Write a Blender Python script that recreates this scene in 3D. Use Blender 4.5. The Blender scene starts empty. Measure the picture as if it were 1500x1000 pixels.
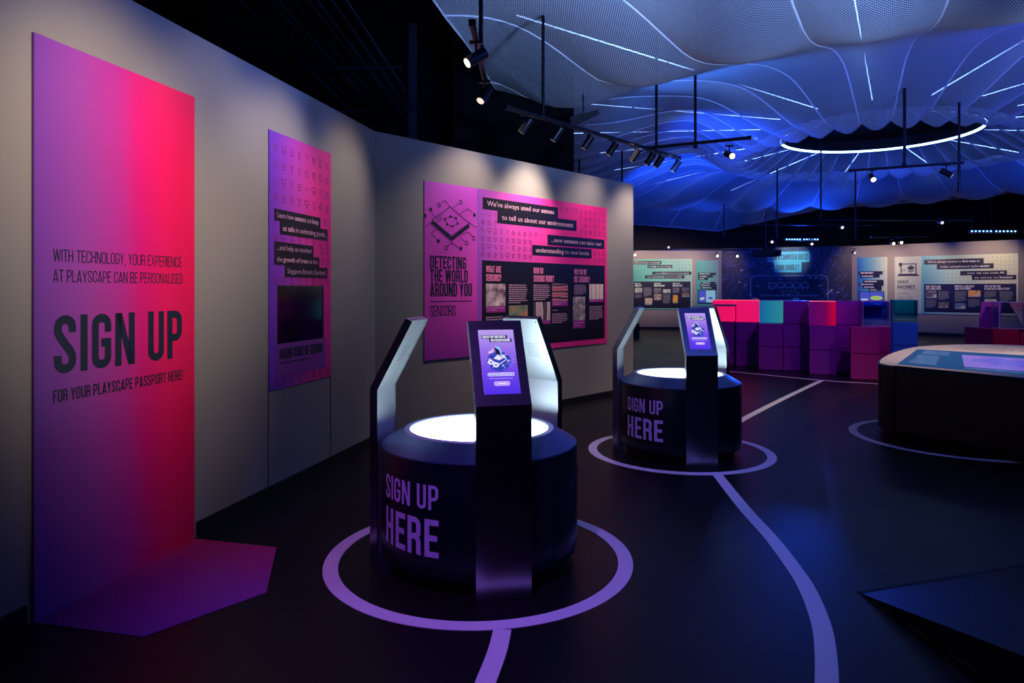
import bpy, bmesh, math, random
from mathutils import Vector, Matrix
random.seed(7)
S = bpy.context.scene
COL = S.collection
PI = math.pi
H = 1.45
def rad(a): return math.radians(a)

# ------------------------------------------------------------------ camera
cd = bpy.data.cameras.new('camera'); cam = bpy.data.objects.new('camera', cd); COL.objects.link(cam)
cam.location = (0, 0, H); cam.rotation_euler = (PI/2, 0, 0)
cd.sensor_width = 36; cd.lens = 24; cd.shift_y = -0.05; cd.clip_end = 200; cd.clip_start = 0.05
S.camera = cam
S.cycles.transparent_max_bounces = 32
S.view_settings.view_transform = 'Standard'; S.view_settings.look = 'None'
S.view_settings.exposure = 0.0; S.view_settings.gamma = 1; S.view_settings.use_curve_mapping = False

# ------------------------------------------------------------------ world
w = bpy.data.worlds.new('world'); S.world = w; w.use_nodes = True
w.node_tree.nodes['Background'].inputs[0].default_value = (0.02, 0.03, 0.12, 1)
w.node_tree.nodes['Background'].inputs[1].default_value = 0.1

# ------------------------------------------------------------------ lights
def spot(name, loc, target, energy, color, angle=60, blend=0.8, radius=0.04):
    l = bpy.data.lights.new(name, 'SPOT'); l.energy = energy; l.color = color
    l.spot_size = rad(angle); l.spot_blend = blend; l.shadow_soft_size = radius
    o = bpy.data.objects.new(name, l); COL.objects.link(o); o.location = loc
    o.rotation_euler = (Vector(target)-Vector(loc)).to_track_quat('-Z', 'Y').to_euler()
    return o
def area(name, loc, target, energy, color, sx, sy):
    l = bpy.data.lights.new(name, 'AREA'); l.energy = energy; l.color = color
    l.shape = 'RECTANGLE'; l.size = sx; l.size_y = sy
    o = bpy.data.objects.new(name, l); COL.objects.link(o); o.location = loc
    o.rotation_euler = (Vector(target)-Vector(loc)).to_track_quat('-Z', 'Y').to_euler()
    return o
WARM = (1.0, 0.78, 0.62); WARM2 = (1.0, 0.66, 0.46); NEU = (1.0, 0.88, 0.80); BLUE = (0.03, 0.12, 1.0); COOL = (0.27, 0.46, 1.0)
PURP = (0.45, 0.08, 1.0); MAG = (1.0, 0.05, 0.55)
# track spots washing the left wall, the feature wall and the far walls
spot('wall_light', (-0.45, 2.4, 3.35), (-1.98, 3.40, 1.95), 380, WARM, 52, 1.0, 0.1)
spot('wall_light', (-0.45, 3.9, 3.35), (-1.83, 4.15, 2.2), 60, WARM, 56, 1.0, 0.1)
spot('wall_light', (-0.30, 5.0, 3.3), (-1.72, 4.75, 2.15), 120, WARM, 50, 1.0, 0.1)
spot('wall_light', (-0.25, 6.05, 3.3), (-1.48, 5.75, 2.1), 105, WARM, 52, 1.0, 0.1)
spot('wall_light', (0.05, 7.05, 3.28), (-0.65, 7.25, 1.7), 75, WARM, 90, 1.0, 0.1)
spot('wall_light', (0.72, 7.75, 3.28), (0.0, 8.0, 1.9), 240, WARM, 72, 1.0, 0.1)
spot('wall_light', (1.55, 8.6, 3.28), (0.80, 8.95, 1.7), 90, WARM, 84, 1.0, 0.1)
spot('wall_light', (2.2, 9.3, 3.28), (1.5, 9.55, 1.9), 150, WARM, 72, 1.0, 0.1)
for x, y, tx, ty, e in ((4.4, 23.4, 4.6, 25.5, 210), (6.2, 23.4, 6.2, 25.3, 160), (7.4, 23.3, 7.4, 25.2, 60),
                        (11.3, 21.6, 12.2, 23.2, 120), (12.2, 20.9, 13.2, 22.2, 110), (13.6, 19.7, 14.6, 21.0, 110)):
    spot('wall_light', (x, y, 2.98), (tx, ty, 2.1), e, WARM2, 80)
spot('mural_fill', (8.6, 21.5, 3.6), (9.95, 24.3, 2.60), 420, (0.7, 0.95, 1.0), 24)  # spot added to brighten the title plates, no fixture for it
# blue washes added without fixtures: on the canopy, on the walls' upper part and on the floor
CB = (0.008, 0.07, 1.0)
for x, y, tx, ty, tz, e, c, an in (
        (6.0, 6.0, 7.0, 12.0, 4.8, 420, CB, 90), (9.5, 22.5, 8.0, 17.0, 4.8, 700, CB, 110),
        (3.0, 16.0, 5.5, 18.5, 4.6, 700, CB, 110), (3.0, 12.0, 5.0, 13.5, 4.6, 500, CB, 100), (15.0, 15.0, 11.5, 16.5, 4.8, 600, CB, 110),
        (12.5, 10.0, 9.5, 11.0, 4.8, 600, CB, 110), (2.2, 9.0, 3.6, 10.6, 4.6, 240, (0.04, 0.20, 1.0), 110), (6.0, 20.5, 5.8, 23.0, 4.0, 120, CB, 110),
        (3.0, 5.0, 2.6, 6.8, 4.4, 270, COOL, 105), (2.4, 1.4, 2.7, 3.4, 4.5, 500, CB, 100), (1.2, 5.8, 0.3, 7.6, 4.5, 170, COOL, 100), (6.0, 4.6, 6.0, 6.4, 4.4, 250, COOL, 105)):  # one out of view, added for the second kiosk's blue reflection
    spot('canopy_fill', (x, y, 2.9), (tx, ty, tz), e, c, an, 0.9, 0.08)  # fill spots added below the net, no lamps stand there
for x, y, e, c in ((9, 10, 60, CB), (6, 14, 90, CB), (9.5, 17, 120, CB), (5, 19, 100, CB)):
    spot('overhead_fill', (x, y, 6.0), (x, y, 0), e, c, 120, 0.9, 0.15)  # fill added above the net, not real ceiling fittings
spot('blue_wash', (1.6, 4.6, 3.6), (-2.0, 4.6, 3.6), 300, (0.08, 0.20, 1.0), 54, 1.0, 0.2)
spot('blue_wash', (1.2, 2.0, 3.4), (-2.2, 2.5, 3.7), 220, (0.08, 0.20, 1.0), 50, 1.0, 0.2)
spot('blue_wash', (2.2, 3.6, 3.4), (-0.8, 7.2, 3.7), 130, (0.08, 0.20, 1.0), 40, 1.0, 0.2)
spot('blue_wash', (3.0, 6.5, 4.0), (2.6, 5.2, 0), 70, BLUE, 60, 1.0, 0.1)
spot('blue_wash', (3.6, 2.2, 4.0), (1.3, 3.6, 0), 200, (0.1, 0.2, 1.0), 60, 1.0, 0.1)
spot('blue_wash', (7.0, 17.0, 3.8), (9.6, 24.4, 1.8), 230, BLUE, 50, 1.0, 0.1)
spot('purple_wash', (-0.6, 1.0, 3.8), (-0.25, 3.2, 0.2), 330, (0.38, 0.13, 1.0), 46, 1.0, 0.1)
spot('purple_wash', (1.0, 2.8, 4.0), (1.2, 5.9, 0.3), 260, (0.3, 0.2, 1.0), 40, 1.0, 0.1)
spot('purple_wash', (5.0, 8.3, 3.9), (5.0, 12.2, 0.7), 150, (0.65, 0.04, 1.0), 50, 1.0, 0.1)
spot('pink_wash', (7.2, 8.6, 3.9), (6.1, 11.3, 0.6), 50, (1.0, 0.05, 0.45), 40, 1.0, 0.1)
spot('blue_wash', (8.6, 9.6, 3.9), (7.4, 12.8, 0.8), 190, (0.1, 0.3, 1.0), 30, 1.0, 0.1)
spot('white_wash', (6.6, 5.6, 4.0), (4.9, 7.9, 0.7), 800, WARM, 62, 1.0, 0.1)
spot('white_wash', (8.6, 8.6, 3.9), (7.9, 10.9, 1.0), 90, (1.0, .6, .7), 40, 1.0, 0.1)
spot('white_wash', (1.2, 8.4, 3.9), (0.9, 6.3, 0.0), 90, WARM, 22, 1.0, 0.1)

# ------------------------------------------------------------------ helpers
def tag(o, label=None, cat=None, group=None, kind=None):
    if label: o['label'] = label
    if cat: o['category'] = cat
    if group: o['group'] = group
    if kind: o['kind'] = kind
    return o
def empty(name, loc=(0, 0, 0), rz=0, label=None, cat=None, group=None):
    o = bpy.data.objects.new(name, None); COL.objects.link(o); o.location = loc; o.rotation_euler = (0, 0, rz)
    o.empty_display_size = 0.1
    return tag(o, label, cat, group)
def children(o): return [c for c in bpy.data.objects if c.parent == o]
def copy_tree(o, parent=None):
    c = o.copy(); COL.objects.link(c); c.parent = parent
    for ch in children(o): copy_tree(ch, c)
    return c
def obj(name, bm, m, parent=None, smooth=False):
    me = bpy.data.meshes.new(name); bm.to_mesh(me); bm.free()
    o = bpy.data.objects.new(name, me); COL.objects.link(o)
    if parent: o.parent = parent
    for k in (m if isinstance(m, (list, tuple)) else [m]): me.materials.append(k)
    if smooth:
        for p in me.polygons: p.use_smooth = True
        try: me.set_sharp_from_angle(angle=rad(35))
        except Exception: pass
    return o
def nb(): return bmesh.new()
def quad(bm, pts):
    return bm.faces.new([bm.verts.new(p) for p in pts])
def box(bm, c, s, rot=None):
    M = Matrix.Translation(Vector(c)) @ (rot if rot else Matrix.Identity(4))
    V = [bm.verts.new(M @ Vector((x*s[0]/2, y*s[1]/2, z*s[2]/2))) for x in (-1, 1) for y in (-1, 1) for z in (-1, 1)]
    for f in ((0,1,3,2), (4,6,7,5), (0,4,5,1), (2,3,7,6), (0,2,6,4), (1,5,7,3)): bm.faces.new([V[i] for i in f])
def bevel(bm, w, seg=2):
    bmesh.ops.bevel(bm, geom=list(bm.edges), offset=w, segments=seg, affect='EDGES', profile=0.5)
def bar(bm, a, b, w, h=None, up=(0, 0, 1)):
    a = Vector(a); b = Vector(b); d = b-a; h = h or w
    x = d.normalized(); u = Vector(up)
    if abs(x.dot(u)) > 0.98: u = Vector((0, 1, 0))
    y = u.cross(x).normalized(); z = x.cross(y)
    R = Matrix((x, y, z)).transposed().to_4x4()
    box(bm, (a+b)/2, (d.length, w, h), R)
def cyl(bm, a, b, r, n=16, r2=None, caps=True):
    a = Vector(a); b = Vector(b); d = (b-a).normalized()
    u = Vector((0, 0, 1)) if abs(d.z) < 0.95 else Vector((1, 0, 0))
    x = u.cross(d).normalized(); y = d.cross(x)
    r2 = r if r2 is None else r2
    A = [bm.verts.new(a + (x*math.cos(2*PI*i/n)+y*math.sin(2*PI*i/n))*r) for i in range(n)]
    B = [bm.verts.new(b + (x*math.cos(2*PI*i/n)+y*math.sin(2*PI*i/n))*r2) for i in range(n)]
    for i in range(n): bm.faces.new((A[i], A[(i+1) % n], B[(i+1) % n], B[i]))
    if caps: bm.faces.new(A[::-1]); bm.faces.new(B)
def tube(bm, pts, r, n=6, closed=False):
    P = [Vector(p) for p in pts]; N = len(P); rings = []
    for i, p in enumerate(P):
        a = P[i-1] if (i > 0 or closed) else p; b = P[(i+1) % N] if (i < N-1 or closed) else p
        d = (b-a).normalized(); u = Vector((0, 0, 1)) if abs(d.z) < 0.95 else Vector((1, 0, 0))
        x = u.cross(d).normalized(); y = d.cross(x)
        rings.append([bm.verts.new(p+(x*math.cos(2*PI*k/n)+y*math.sin(2*PI*k/n))*r) for k in range(n)])
    for i in range(N if closed else N-1):
        A = rings[i]; B = rings[(i+1) % N]
        for k in range(n): bm.faces.new((A[k], A[(k+1) % n], B[(k+1) % n], B[k]))
def lathe(bm, prof, n=96):
    rings = []
    for r, z in prof:
        rings.append([bm.verts.new((r*math.cos(2*PI*i/n), r*math.sin(2*PI*i/n), z)) for i in range(n)] if r > 1e-6 else [bm.verts.new((0, 0, z))])
    for A, B in zip(rings, rings[1:]):
        for i in range(n):
            j = (i+1) % n
            if len(A) == 1: bm.faces.new((A[0], B[j], B[i]))
            elif len(B) == 1: bm.faces.new((A[i], A[j], B[0]))
            else: bm.faces.new((A[i], A[j], B[j], B[i]))
def prism(bm, pts, z0, z1):
    A = [bm.verts.new((p[0], p[1], z0)) for p in pts]; B = [bm.verts.new((p[0], p[1], z1)) for p in pts]; n = len(pts)
    for i in range(n): bm.faces.new((A[i], A[(i+1) % n], B[(i+1) % n], B[i]))
    bm.faces.new(A[::-1]); bm.faces.new(B)
def floor_pt(px, py, h=0.0):
    d = 1000*(H-h)/(py-425.0); return Vector(((px-750)/1000.0*d, d, h))

# ------------------------------------------------------------------ materials
MATS = {}
def mat(name, color=(0.5, 0.5, 0.5), rough=0.5, metal=0.0, emit=None, strength=1.0, spec=None, bump=0, bscale=200, trans=0, alpha=1):
    if name in MATS: return MATS[name]
    m = bpy.data.materials.new(name); m.use_nodes = True; nt = m.node_tree; b = nt.nodes['Principled BSDF']
    b.inputs['Base Color'].default_value = (*color, 1); b.inputs['Roughness'].default_value = rough; b.inputs['Metallic'].default_value = metal
    if spec is not None: b.inputs['Specular IOR Level'].default_value = spec
    if emit: b.inputs['Emission Color'].default_value = (*emit, 1); b.inputs['Emission Strength'].default_value = strength
    if trans: b.inputs['Transmission Weight'].default_value = trans
    # procedural fine variation on every surface
    tc = nt.nodes.new('ShaderNodeTexCoord'); no = nt.nodes.new('ShaderNodeTexNoise'); no.inputs['Scale'].default_value = bscale
    nt.links.new(tc.outputs['Object'], no.inputs['Vector'])
    if bump:
        bp = nt.nodes.new('ShaderNodeBump'); bp.inputs['Strength'].default_value = bump; bp.inputs['Distance'].default_value = 0.002
        nt.links.new(no.outputs['Fac'], bp.inputs['Height']); nt.links.new(bp.outputs[0], b.inputs['Normal'])
    mr = nt.nodes.new('ShaderNodeMapRange'); mr.inputs['To Min'].default_value = max(0, rough-0.04); mr.inputs['To Max'].default_value = min(1, rough+0.04)
    nt.links.new(no.outputs['Fac'], mr.inputs['Value']); nt.links.new(mr.outputs[0], b.inputs['Roughness'])
    MATS[name] = m; return m
def ramp_mat(name, stops, axis='X', coord='Generated', rough=0.45, emit=0, extra=0.0, diag=0.0):
    """colour gradient along one axis of the thing's own coordinates"""
    if name in MATS: return MATS[name]
    m = bpy.data.materials.new(name); m.use_nodes = True; nt = m.node_tree; b = nt.nodes['Principled BSDF']
    tc = nt.nodes.new('ShaderNodeTexCoord'); sp = nt.nodes.new('ShaderNodeSeparateXYZ'); cr = nt.nodes.new('ShaderNodeValToRGB')
    nt.links.new(tc.outputs[coord], sp.inputs[0])
    if diag:
        ma = nt.nodes.new('ShaderNodeMath'); ma.operation = 'MULTIPLY_ADD'; ma.inputs[1].default_value = diag
        nt.links.new(sp.outputs['Z'], ma.inputs[0]); nt.links.new(sp.outputs[axis], ma.inputs[2]); nt.links.new(ma.outputs[0], cr.inputs[0])
    else: nt.links.new(sp.outputs[axis], cr.inputs[0])
    e = cr.color_ramp.elements
    while len(e) < len(stops): e.new(0.5)
    for k, (p, c) in enumerate(stops): e[k].position = p; e[k].color = (*c, 1)
    nt.links.new(cr.outputs[0], b.inputs['Base Color']); b.inputs['Roughness'].default_value = rough
    if emit:
        nt.links.new(cr.outputs[0], b.inputs['Emission Color']); b.inputs['Emission Strength'].default_value = emit
        b.inputs['Base Color'].default_value = (0, 0, 0, 1)
        for l in list(nt.links):
            if l.to_socket == b.inputs['Base Color']: nt.links.remove(l)
    MATS[name] = m; return m
def photo_mat(name, cols, scale=6, kind='noise'):
    if name in MATS: return MATS[name]
    m = bpy.data.materials.new(name); m.use_nodes = True; nt = m.node_tree; b = nt.nodes['Principled BSDF']
    tc = nt.nodes.new('ShaderNodeTexCoord')
    if kind == 'rings':
        no = nt.nodes.new('ShaderNodeTexWave'); no.wave_type = 'RINGS'; no.inputs['Scale'].default_value = scale/4; no.inputs['Distortion'].default_value = 3
    elif kind == 'bands':
        no = nt.nodes.new('ShaderNodeTexWave'); no.inputs['Scale'].default_value = scale/5; no.inputs['Distortion'].default_value = 4
    else:
        no = nt.nodes.new('ShaderNodeTexNoise'); no.inputs['Scale'].default_value = scale
    nt.links.new(tc.outputs['Object'], no.inputs['Vector'])
    cr = nt.nodes.new('ShaderNodeValToRGB'); e = cr.color_ramp.elements
    while len(e) < len(cols): e.new(0.5)
    for k, c in enumerate(cols):
        e[k].position = 0.3+0.4*k/(len(cols)-1); e[k].color = (*c, 1)
    nt.links.new(no.outputs['Fac'], cr.inputs[0]); nt.links.new(cr.outputs[0], b.inputs['Base Color']); b.inputs['Roughness'].default_value = 0.4
    MATS[name] = m; return m

M_wall = mat('grey wall paint', (0.30, 0.285, 0.28), 0.55, bump=0.08, bscale=350)
M_black = mat('black paint', (0.006, 0.006, 0.010), 0.7)
M_blackmetal = mat('black metal', (0.006, 0.006, 0.010), 0.35, 0.2, spec=.3)
M_base = mat('black baseboard', (0.008, 0.008, 0.009), 0.4)
M_ink = mat('dark navy ink', (0.012, 0.018, 0.045), 0.45)
M_strip = mat('black caption print', (0.010, 0.009, 0.012), 0.4)
M_pinktext = mat('pale pink print', (0.75, 0.42, 0.62), 0.5)
M_hotpink = mat('pink heading print', (0.85, 0.22, 0.50), 0.5)
M_magcap = mat('magenta caption print', (0.42, 0.02, 0.35), 0.5)
M_icon = mat('dark magenta icon print', (0.30, 0.01, 0.22), 0.5)
M_iconp = mat('purple icon print', (0.14, 0.02, 0.22), 0.5)
M_tape = mat('white floor vinyl', (0.82, 0.78, 0.85), 0.45, bscale=40)
M_steel = mat('brushed steel', (0.45, 0.46, 0.50), 0.24, 1.0, bscale=90)
M_steelin = mat('inner steel tray', (0.62, 0.66, 0.70), 0.38, 0.75, bscale=60)
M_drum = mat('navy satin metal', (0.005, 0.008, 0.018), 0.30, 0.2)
M_shoulder = mat('navy metal with painted sheen', (0.06, 0.10, 0.24), 0.33, 0.6)  # brighter base than the drum: blue reflection painted into the colour
M_rim = mat('pale rim', (0.45, 0.55, 0.62), 0.4)
M_disc = mat('glowing white diffuser', (0.9, 0.9, 0.9), 0.5, emit=(0.72, 0.93, 1.0), strength=5.0)
M_led = mat('led strip', (0.8, 0.8, 0.9), 0.5, emit=(0.25, 0.45, 1.0), strength=6.0)
M_ledring = mat('led ring', (0.8, 0.8, 0.9), 0.5, emit=(0.25, 0.50, 1.0), strength=9.0)
M_leddot = mat('blue led', (0.1, 0.2, 1), 0.5, emit=(0.10, 0.28, 1.0), strength=8.0)
M_lens = mat('warm lamp lens', (0.9, 0.8, 0.6), 0.5, emit=(1.0, 0.70, 0.42), strength=8.0)
M_lensdim = mat('dim lamp lens', (0.9, 0.85, 0.75), 0.3, emit=(1.0, 0.8, 0.65), strength=1.0)
M_lensoff = mat('recessed lamp lens', (0.2, 0.18, 0.15), 0.3, emit=(1.0, 0.8, 0.65), strength=0.12)
M_drumtxt = mat('lilac lettering', (0.70, 0.55, 0.95), 0.5)
M_glass = None

# glass / acrylic
def acrylic(name, color, fac, rough=0.05):
    m = bpy.data.materials.new(name); m.use_nodes = True; nt = m.node_tree; nt.nodes.remove(nt.nodes['Principled BSDF'])
    out = nt.nodes['Material Output']; t = nt.nodes.new('ShaderNodeBsdfTransparent'); t.inputs[0].default_value = (*color, 1)
    g = nt.nodes.new('ShaderNodeBsdfGlossy'); g.inputs['Roughness'].default_value = rough
    lw = nt.nodes.new('ShaderNodeLayerWeight'); lw.inputs[0].default_value = 0.35
    mx = nt.nodes.new('ShaderNodeMixShader'); ma = nt.nodes.new('ShaderNodeMath'); ma.operation = 'MULTIPLY_ADD'
    ma.inputs[1].default_value = 0.5; ma.inputs[2].default_value = fac
    nt.links.new(lw.outputs['Fresnel'], ma.inputs[0]); nt.links.new(ma.outputs[0], mx.inputs[0])
    nt.links.new(t.outputs[0], mx.inputs[1]); nt.links.new(g.outputs[0], mx.inputs[2]); nt.links.new(mx.outputs[0], out.inputs[0])
    return m
M_clear = acrylic('clear acrylic', (0.92, 0.95, 1.0), 0.03)
M_teal = acrylic('teal acrylic', (0.25, 0.75, 0.85), 0.06)
M_bluea = acrylic('blue acrylic', (0.40, 0.60, 1.0), 0.05)
M_reda = acrylic('pink acrylic', (1.0, 0.25, 0.45), 0.05)

# floor
M_floor = bpy.data.materials.new('dark vinyl floor'); M_floor.use_nodes = True
nt = M_floor.node_tree; b = nt.nodes['Principled BSDF']
tc = nt.nodes.new('ShaderNodeTexCoord'); n1 = nt.nodes.new('ShaderNodeTexNoise'); n1.inputs['Scale'].default_value = 1.3; n1.inputs['Detail'].default_value = 6; b.inputs['Specular IOR Level'].default_value = 0.22
cr = nt.nodes.new('ShaderNodeValToRGB'); cr.color_ramp.elements[0].color = (0.005, 0.0045, 0.006, 1); cr.color_ramp.elements[1].color = (0.010, 0.009, 0.012, 1)
mr = nt.nodes.new('ShaderNodeMapRange'); mr.inputs['To Min'].default_value = 0.30; mr.inputs['To Max'].default_value = 0.44
nt.links.new(tc.outputs['Object'], n1.inputs['Vector']); nt.links.new(n1.outputs['Fac'], cr.inputs[0]); nt.links.new(cr.outputs[0], b.inputs['Base Color'])
nt.links.new(n1.outputs['Fac'], mr.inputs['Value']); nt.links.new(mr.outputs[0], b.inputs['Roughness'])
n2 = nt.nodes.new('ShaderNodeTexNoise'); n2.inputs['Scale'].default_value = 160
bp = nt.nodes.new('ShaderNodeBump'); bp.inputs['Strength'].default_value = 0.05; bp.inputs['Distance'].default_value = 0.002
nt.links.new(tc.outputs['Object'], n2.inputs['Vector']); nt.links.new(n2.outputs['Fac'], bp.inputs['Height']); nt.links.new(bp.outputs[0], b.inputs['Normal'])

# net: threads with open cells between them
M_net = bpy.data.materials.new('white mesh netting'); M_net.use_nodes = True
nt = M_net.node_tree; nt.nodes.remove(nt.nodes['Principled BSDF']); out = nt.nodes['Material Output']
tc = nt.nodes.new('ShaderNodeTexCoord'); sp = nt.nodes.new('ShaderNodeSeparateXYZ'); nt.links.new(tc.outputs['UV'], sp.inputs[0])
def mth(op, a, bb=None, c=None):
    n = nt.nodes.new('ShaderNodeMath'); n.operation = op
    for i, v in enumerate((a, bb, c)):
        if v is None: continue
        if isinstance(v, (int, float)): n.inputs[i].default_value = v
        else: nt.links.new(v, n.inputs[i])
    return n.outputs[0]
k = 2*PI/0.052
sa = mth('SINE', mth('MULTIPLY', mth('ADD', sp.outputs[0], sp.outputs[1]), k*0.8))
sb = mth('SINE', mth('MULTIPLY', mth('SUBTRACT', sp.outputs[0], sp.outputs[1]), k*0.8))
lw = nt.nodes.new('ShaderNodeLayerWeight'); lw.inputs[0].default_value = 0.5
# the cords have thickness: cells close up when the net is seen at a grazing angle
th_ = mth('ADD', 0.32, mth('MULTIPLY', mth('POWER', lw.outputs['Facing'], 2.0), 1.0))
hole = mth('MULTIPLY', mth('GREATER_THAN', mth('ABSOLUTE', sa), th_), mth('GREATER_THAN', mth('ABSOLUTE', sb), th_))
df = nt.nodes.new('ShaderNodeBsdfDiffuse'); df.inputs[0].default_value = (0.70, 0.74, 0.80, 1)
tl = nt.nodes.new('ShaderNodeBsdfTranslucent'); tl.inputs[0].default_value = (0.70, 0.74, 0.80, 1)
mx = nt.nodes.new('ShaderNodeMixShader'); mx.inputs[0].default_value = 0.45
nt.links.new(df.outputs[0], mx.inputs[1]); nt.links.new(tl.outputs[0], mx.inputs[2])
tr = nt.nodes.new('ShaderNodeBsdfTransparent'); mx2 = nt.nodes.new('ShaderNodeMixShader')
nt.links.new(mth('MULTIPLY', hole, 0.92), mx2.inputs[0]); nt.links.new(mx.outputs[0], mx2.inputs[1]); nt.links.new(tr.outputs[0], mx2.inputs[2])
nt.links.new(mx2.outputs[0], out.inputs[0])
M_seam = mat('white seam cord', (0.95, 0.96, 1.0), 0.6)

# ------------------------------------------------------------------ stroke lettering (condensed capitals)
def arc(cx, cy, rx, ry, a0, a1, n=7):
    return [(cx+rx*math.cos(rad(a0+(a1-a0)*i/n)), cy+ry*math.sin(rad(a0+(a1-a0)*i/n))) for i in range(n+1)]
GW = {'I': None, 'M': .56, 'N': .42, 'W': .60, 'E': .34, 'F': .33, 'L': .33, 'T': .37, ' ': .16, ',': None, '.': None, '!': None, "'": None, '?': .36, '/': .36, '#': .44, '-': .2, 'A': .42, 'V': .40, 'Y': .40, 'Z': .36, 'S': .385, 'J': .26}
def glyph(ch, w, t):
    a = t/2; L = a; R = w-a; B = a; T = 1-a; c = w/2; rx = (R-L)/2; ry = rx*1.05
    o = lambda p: (p, False)
    cl = lambda p: (p, True)
    if ch == 'I': return [o([(c, 0), (c, 1)])]
    if ch == 'O' or ch == 'Q':
        g = [cl(arc(c, T-ry, rx, ry, 0, 180)+arc(c, B+ry, rx, ry, 180, 360))]
        if ch == 'Q': g.append(o([(c, .2), (w, 0)]))
        return g
    if ch == 'C': return [o([(R, .64)]+arc(c, T-ry, rx, ry, 0, 180)+arc(c, B+ry, rx, ry, 180, 360)+[(R, .36)])]
    if ch == 'G': return [o([(R, .66)]+arc(c, T-ry, rx, ry, 0, 180)+arc(c, B+ry, rx, ry, 180, 360)+[(R, .47), (c*.95, .47)])]
    if ch == 'S': return [o([(R, .70)]+arc(c, T-ry, rx, ry, 0, 180)+[(L, .72), (L+.03, .64), (c, .5), (R-.03, .37), (R, .29)]+arc(c, B+ry, rx, ry, 360, 180)+[(L, .31)])]
    if ch == 'D': return [cl([(L, B), (L, T)]+arc(R-rx, T-ry, rx, ry, 90, 0)+arc(R-rx, B+ry, rx, ry, 0, -90))]
    if ch in 'PRB':
        m = .44 if ch == 'P' else .48; r2 = min(ry, (T-m)/2)
        g = [o([(L, 0), (L, T)]+arc(R-rx, T-r2, rx, r2, 90, 0)+arc(R-rx, m+r2, rx, r2, 0, -90)+[(L, m)])]
        if ch == 'R': g.append(o([(R-rx, m)]+arc(R-rx, m-.13, rx, .13, 90, 0, 4)+[(R, .12), (R+.012, 0)]))
        if ch == 'B': g.append(o([(L, 0), (L, B)]+arc(R-rx, B+.2, rx, .2, -90, 0)+arc(R-rx, m-.2, rx, .2, 0, 90)+[(L, m)]))
        if ch == 'B': g[1] = o([(L, B)]+arc(R-rx, B+.18, rx, .18, -90, 0)+arc(R-rx, m-.18, rx, .18, 0, 90))
        return g
    if ch == 'E': return [o([(w, T), (L, T), (L, B), (w, B)]), o([(L, .51), (w*.9, .51)])]
    if ch == 'F': return [o([(w, T), (L, T), (L, 0)]), o([(L, .5), (w*.9, .5)])]
    if ch == 'H': return [o([(L, 0), (L, 1)]), o([(R, 0), (R, 1)]), o([(L, .51), (R, .51)])]
    if ch == 'L': return [o([(L, 1), (L, B), (w, B)])]
    if ch == 'T': return [o([(0, T), (w, T)]), o([(c, 0), (c, T)])]
    if ch == 'U': return [o([(L, 1)]+arc(c, B+ry, rx, ry, 180, 360)+[(R, 1)])]
    if ch == 'J': return [o([(R, 1), (R, B+rx)]+arc(c, B+rx, rx, rx, 0, -90)+[(0, B)])]
    if ch == 'N': return [o([(L, 0), (L, 1)]), o([(R, 0), (R, 1)]), o([(L+.01, 1), (R-.01, 0)])]
    if ch == 'M': return [o([(L, 0), (L, 1)]), o([(R, 0), (R, 1)]), o([(L+.01, 1), (c, .12), (R-.01, 1)])]
    if ch == 'W': return [o([(L, 1), (w*.28, 0)]), o([(w*.28, 0), (c, 1)]), o([(c, 1), (w*.72, 0)]), o([(w*.72, 0), (R, 1)])]
    if ch == 'A': return [o([(L, 0), (c, 1)]), o([(c, 1), (R, 0)]), o([(L+.06, .22), (R-.06, .22)])]
    if ch == 'V': return [o([(L, 1), (c, 0)]), o([(c, 0), (R, 1)])]
    if ch == 'Y': return [o([(L, 1), (c, .42)]), o([(R, 1), (c, .42)]), o([(c, 0), (c, .5)])]
    if ch == 'X': return [o([(L, 0), (R, 1)]), o([(L, 1), (R, 0)])]
    if ch == 'K': return [o([(L, 0), (L, 1)]), o([(R, 1), (L+.02, .42)]), o([(L+.06, .55), (R, 0)])]
    if ch == 'Z': return [o([(0, T), (R, T), (L, B), (w, B)])]
    if ch == '?': return [o([(L, .68)]+arc(c, T-ry, rx, ry, 180, 0)+[(R, .62), (c, .42), (c, .24)]), o([(c, 0), (c, t)])]
    if ch == '!': return [o([(c, .26), (c, 1)]), o([(c, 0), (c, t)])]
    if ch == '.': return [o([(c, 0), (c, t)])]
    if ch == ',': return [o([(c, -.13), (c, t)])]
    if ch == "'": return [o([(c, .72), (c, 1)])]
    if ch == '/': return [o([(L, 0), (R, 1)])]
    if ch == '-': return [o([(0, .45), (w, .45)])]
    if ch == '#': return [o([(w*.25, 0), (w*.38, 1)]), o([(w*.62, 0), (w*.75, 1)]), o([(0, .35), (w, .35)]), o([(0, .68), (w, .68)])]
    return []
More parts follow.
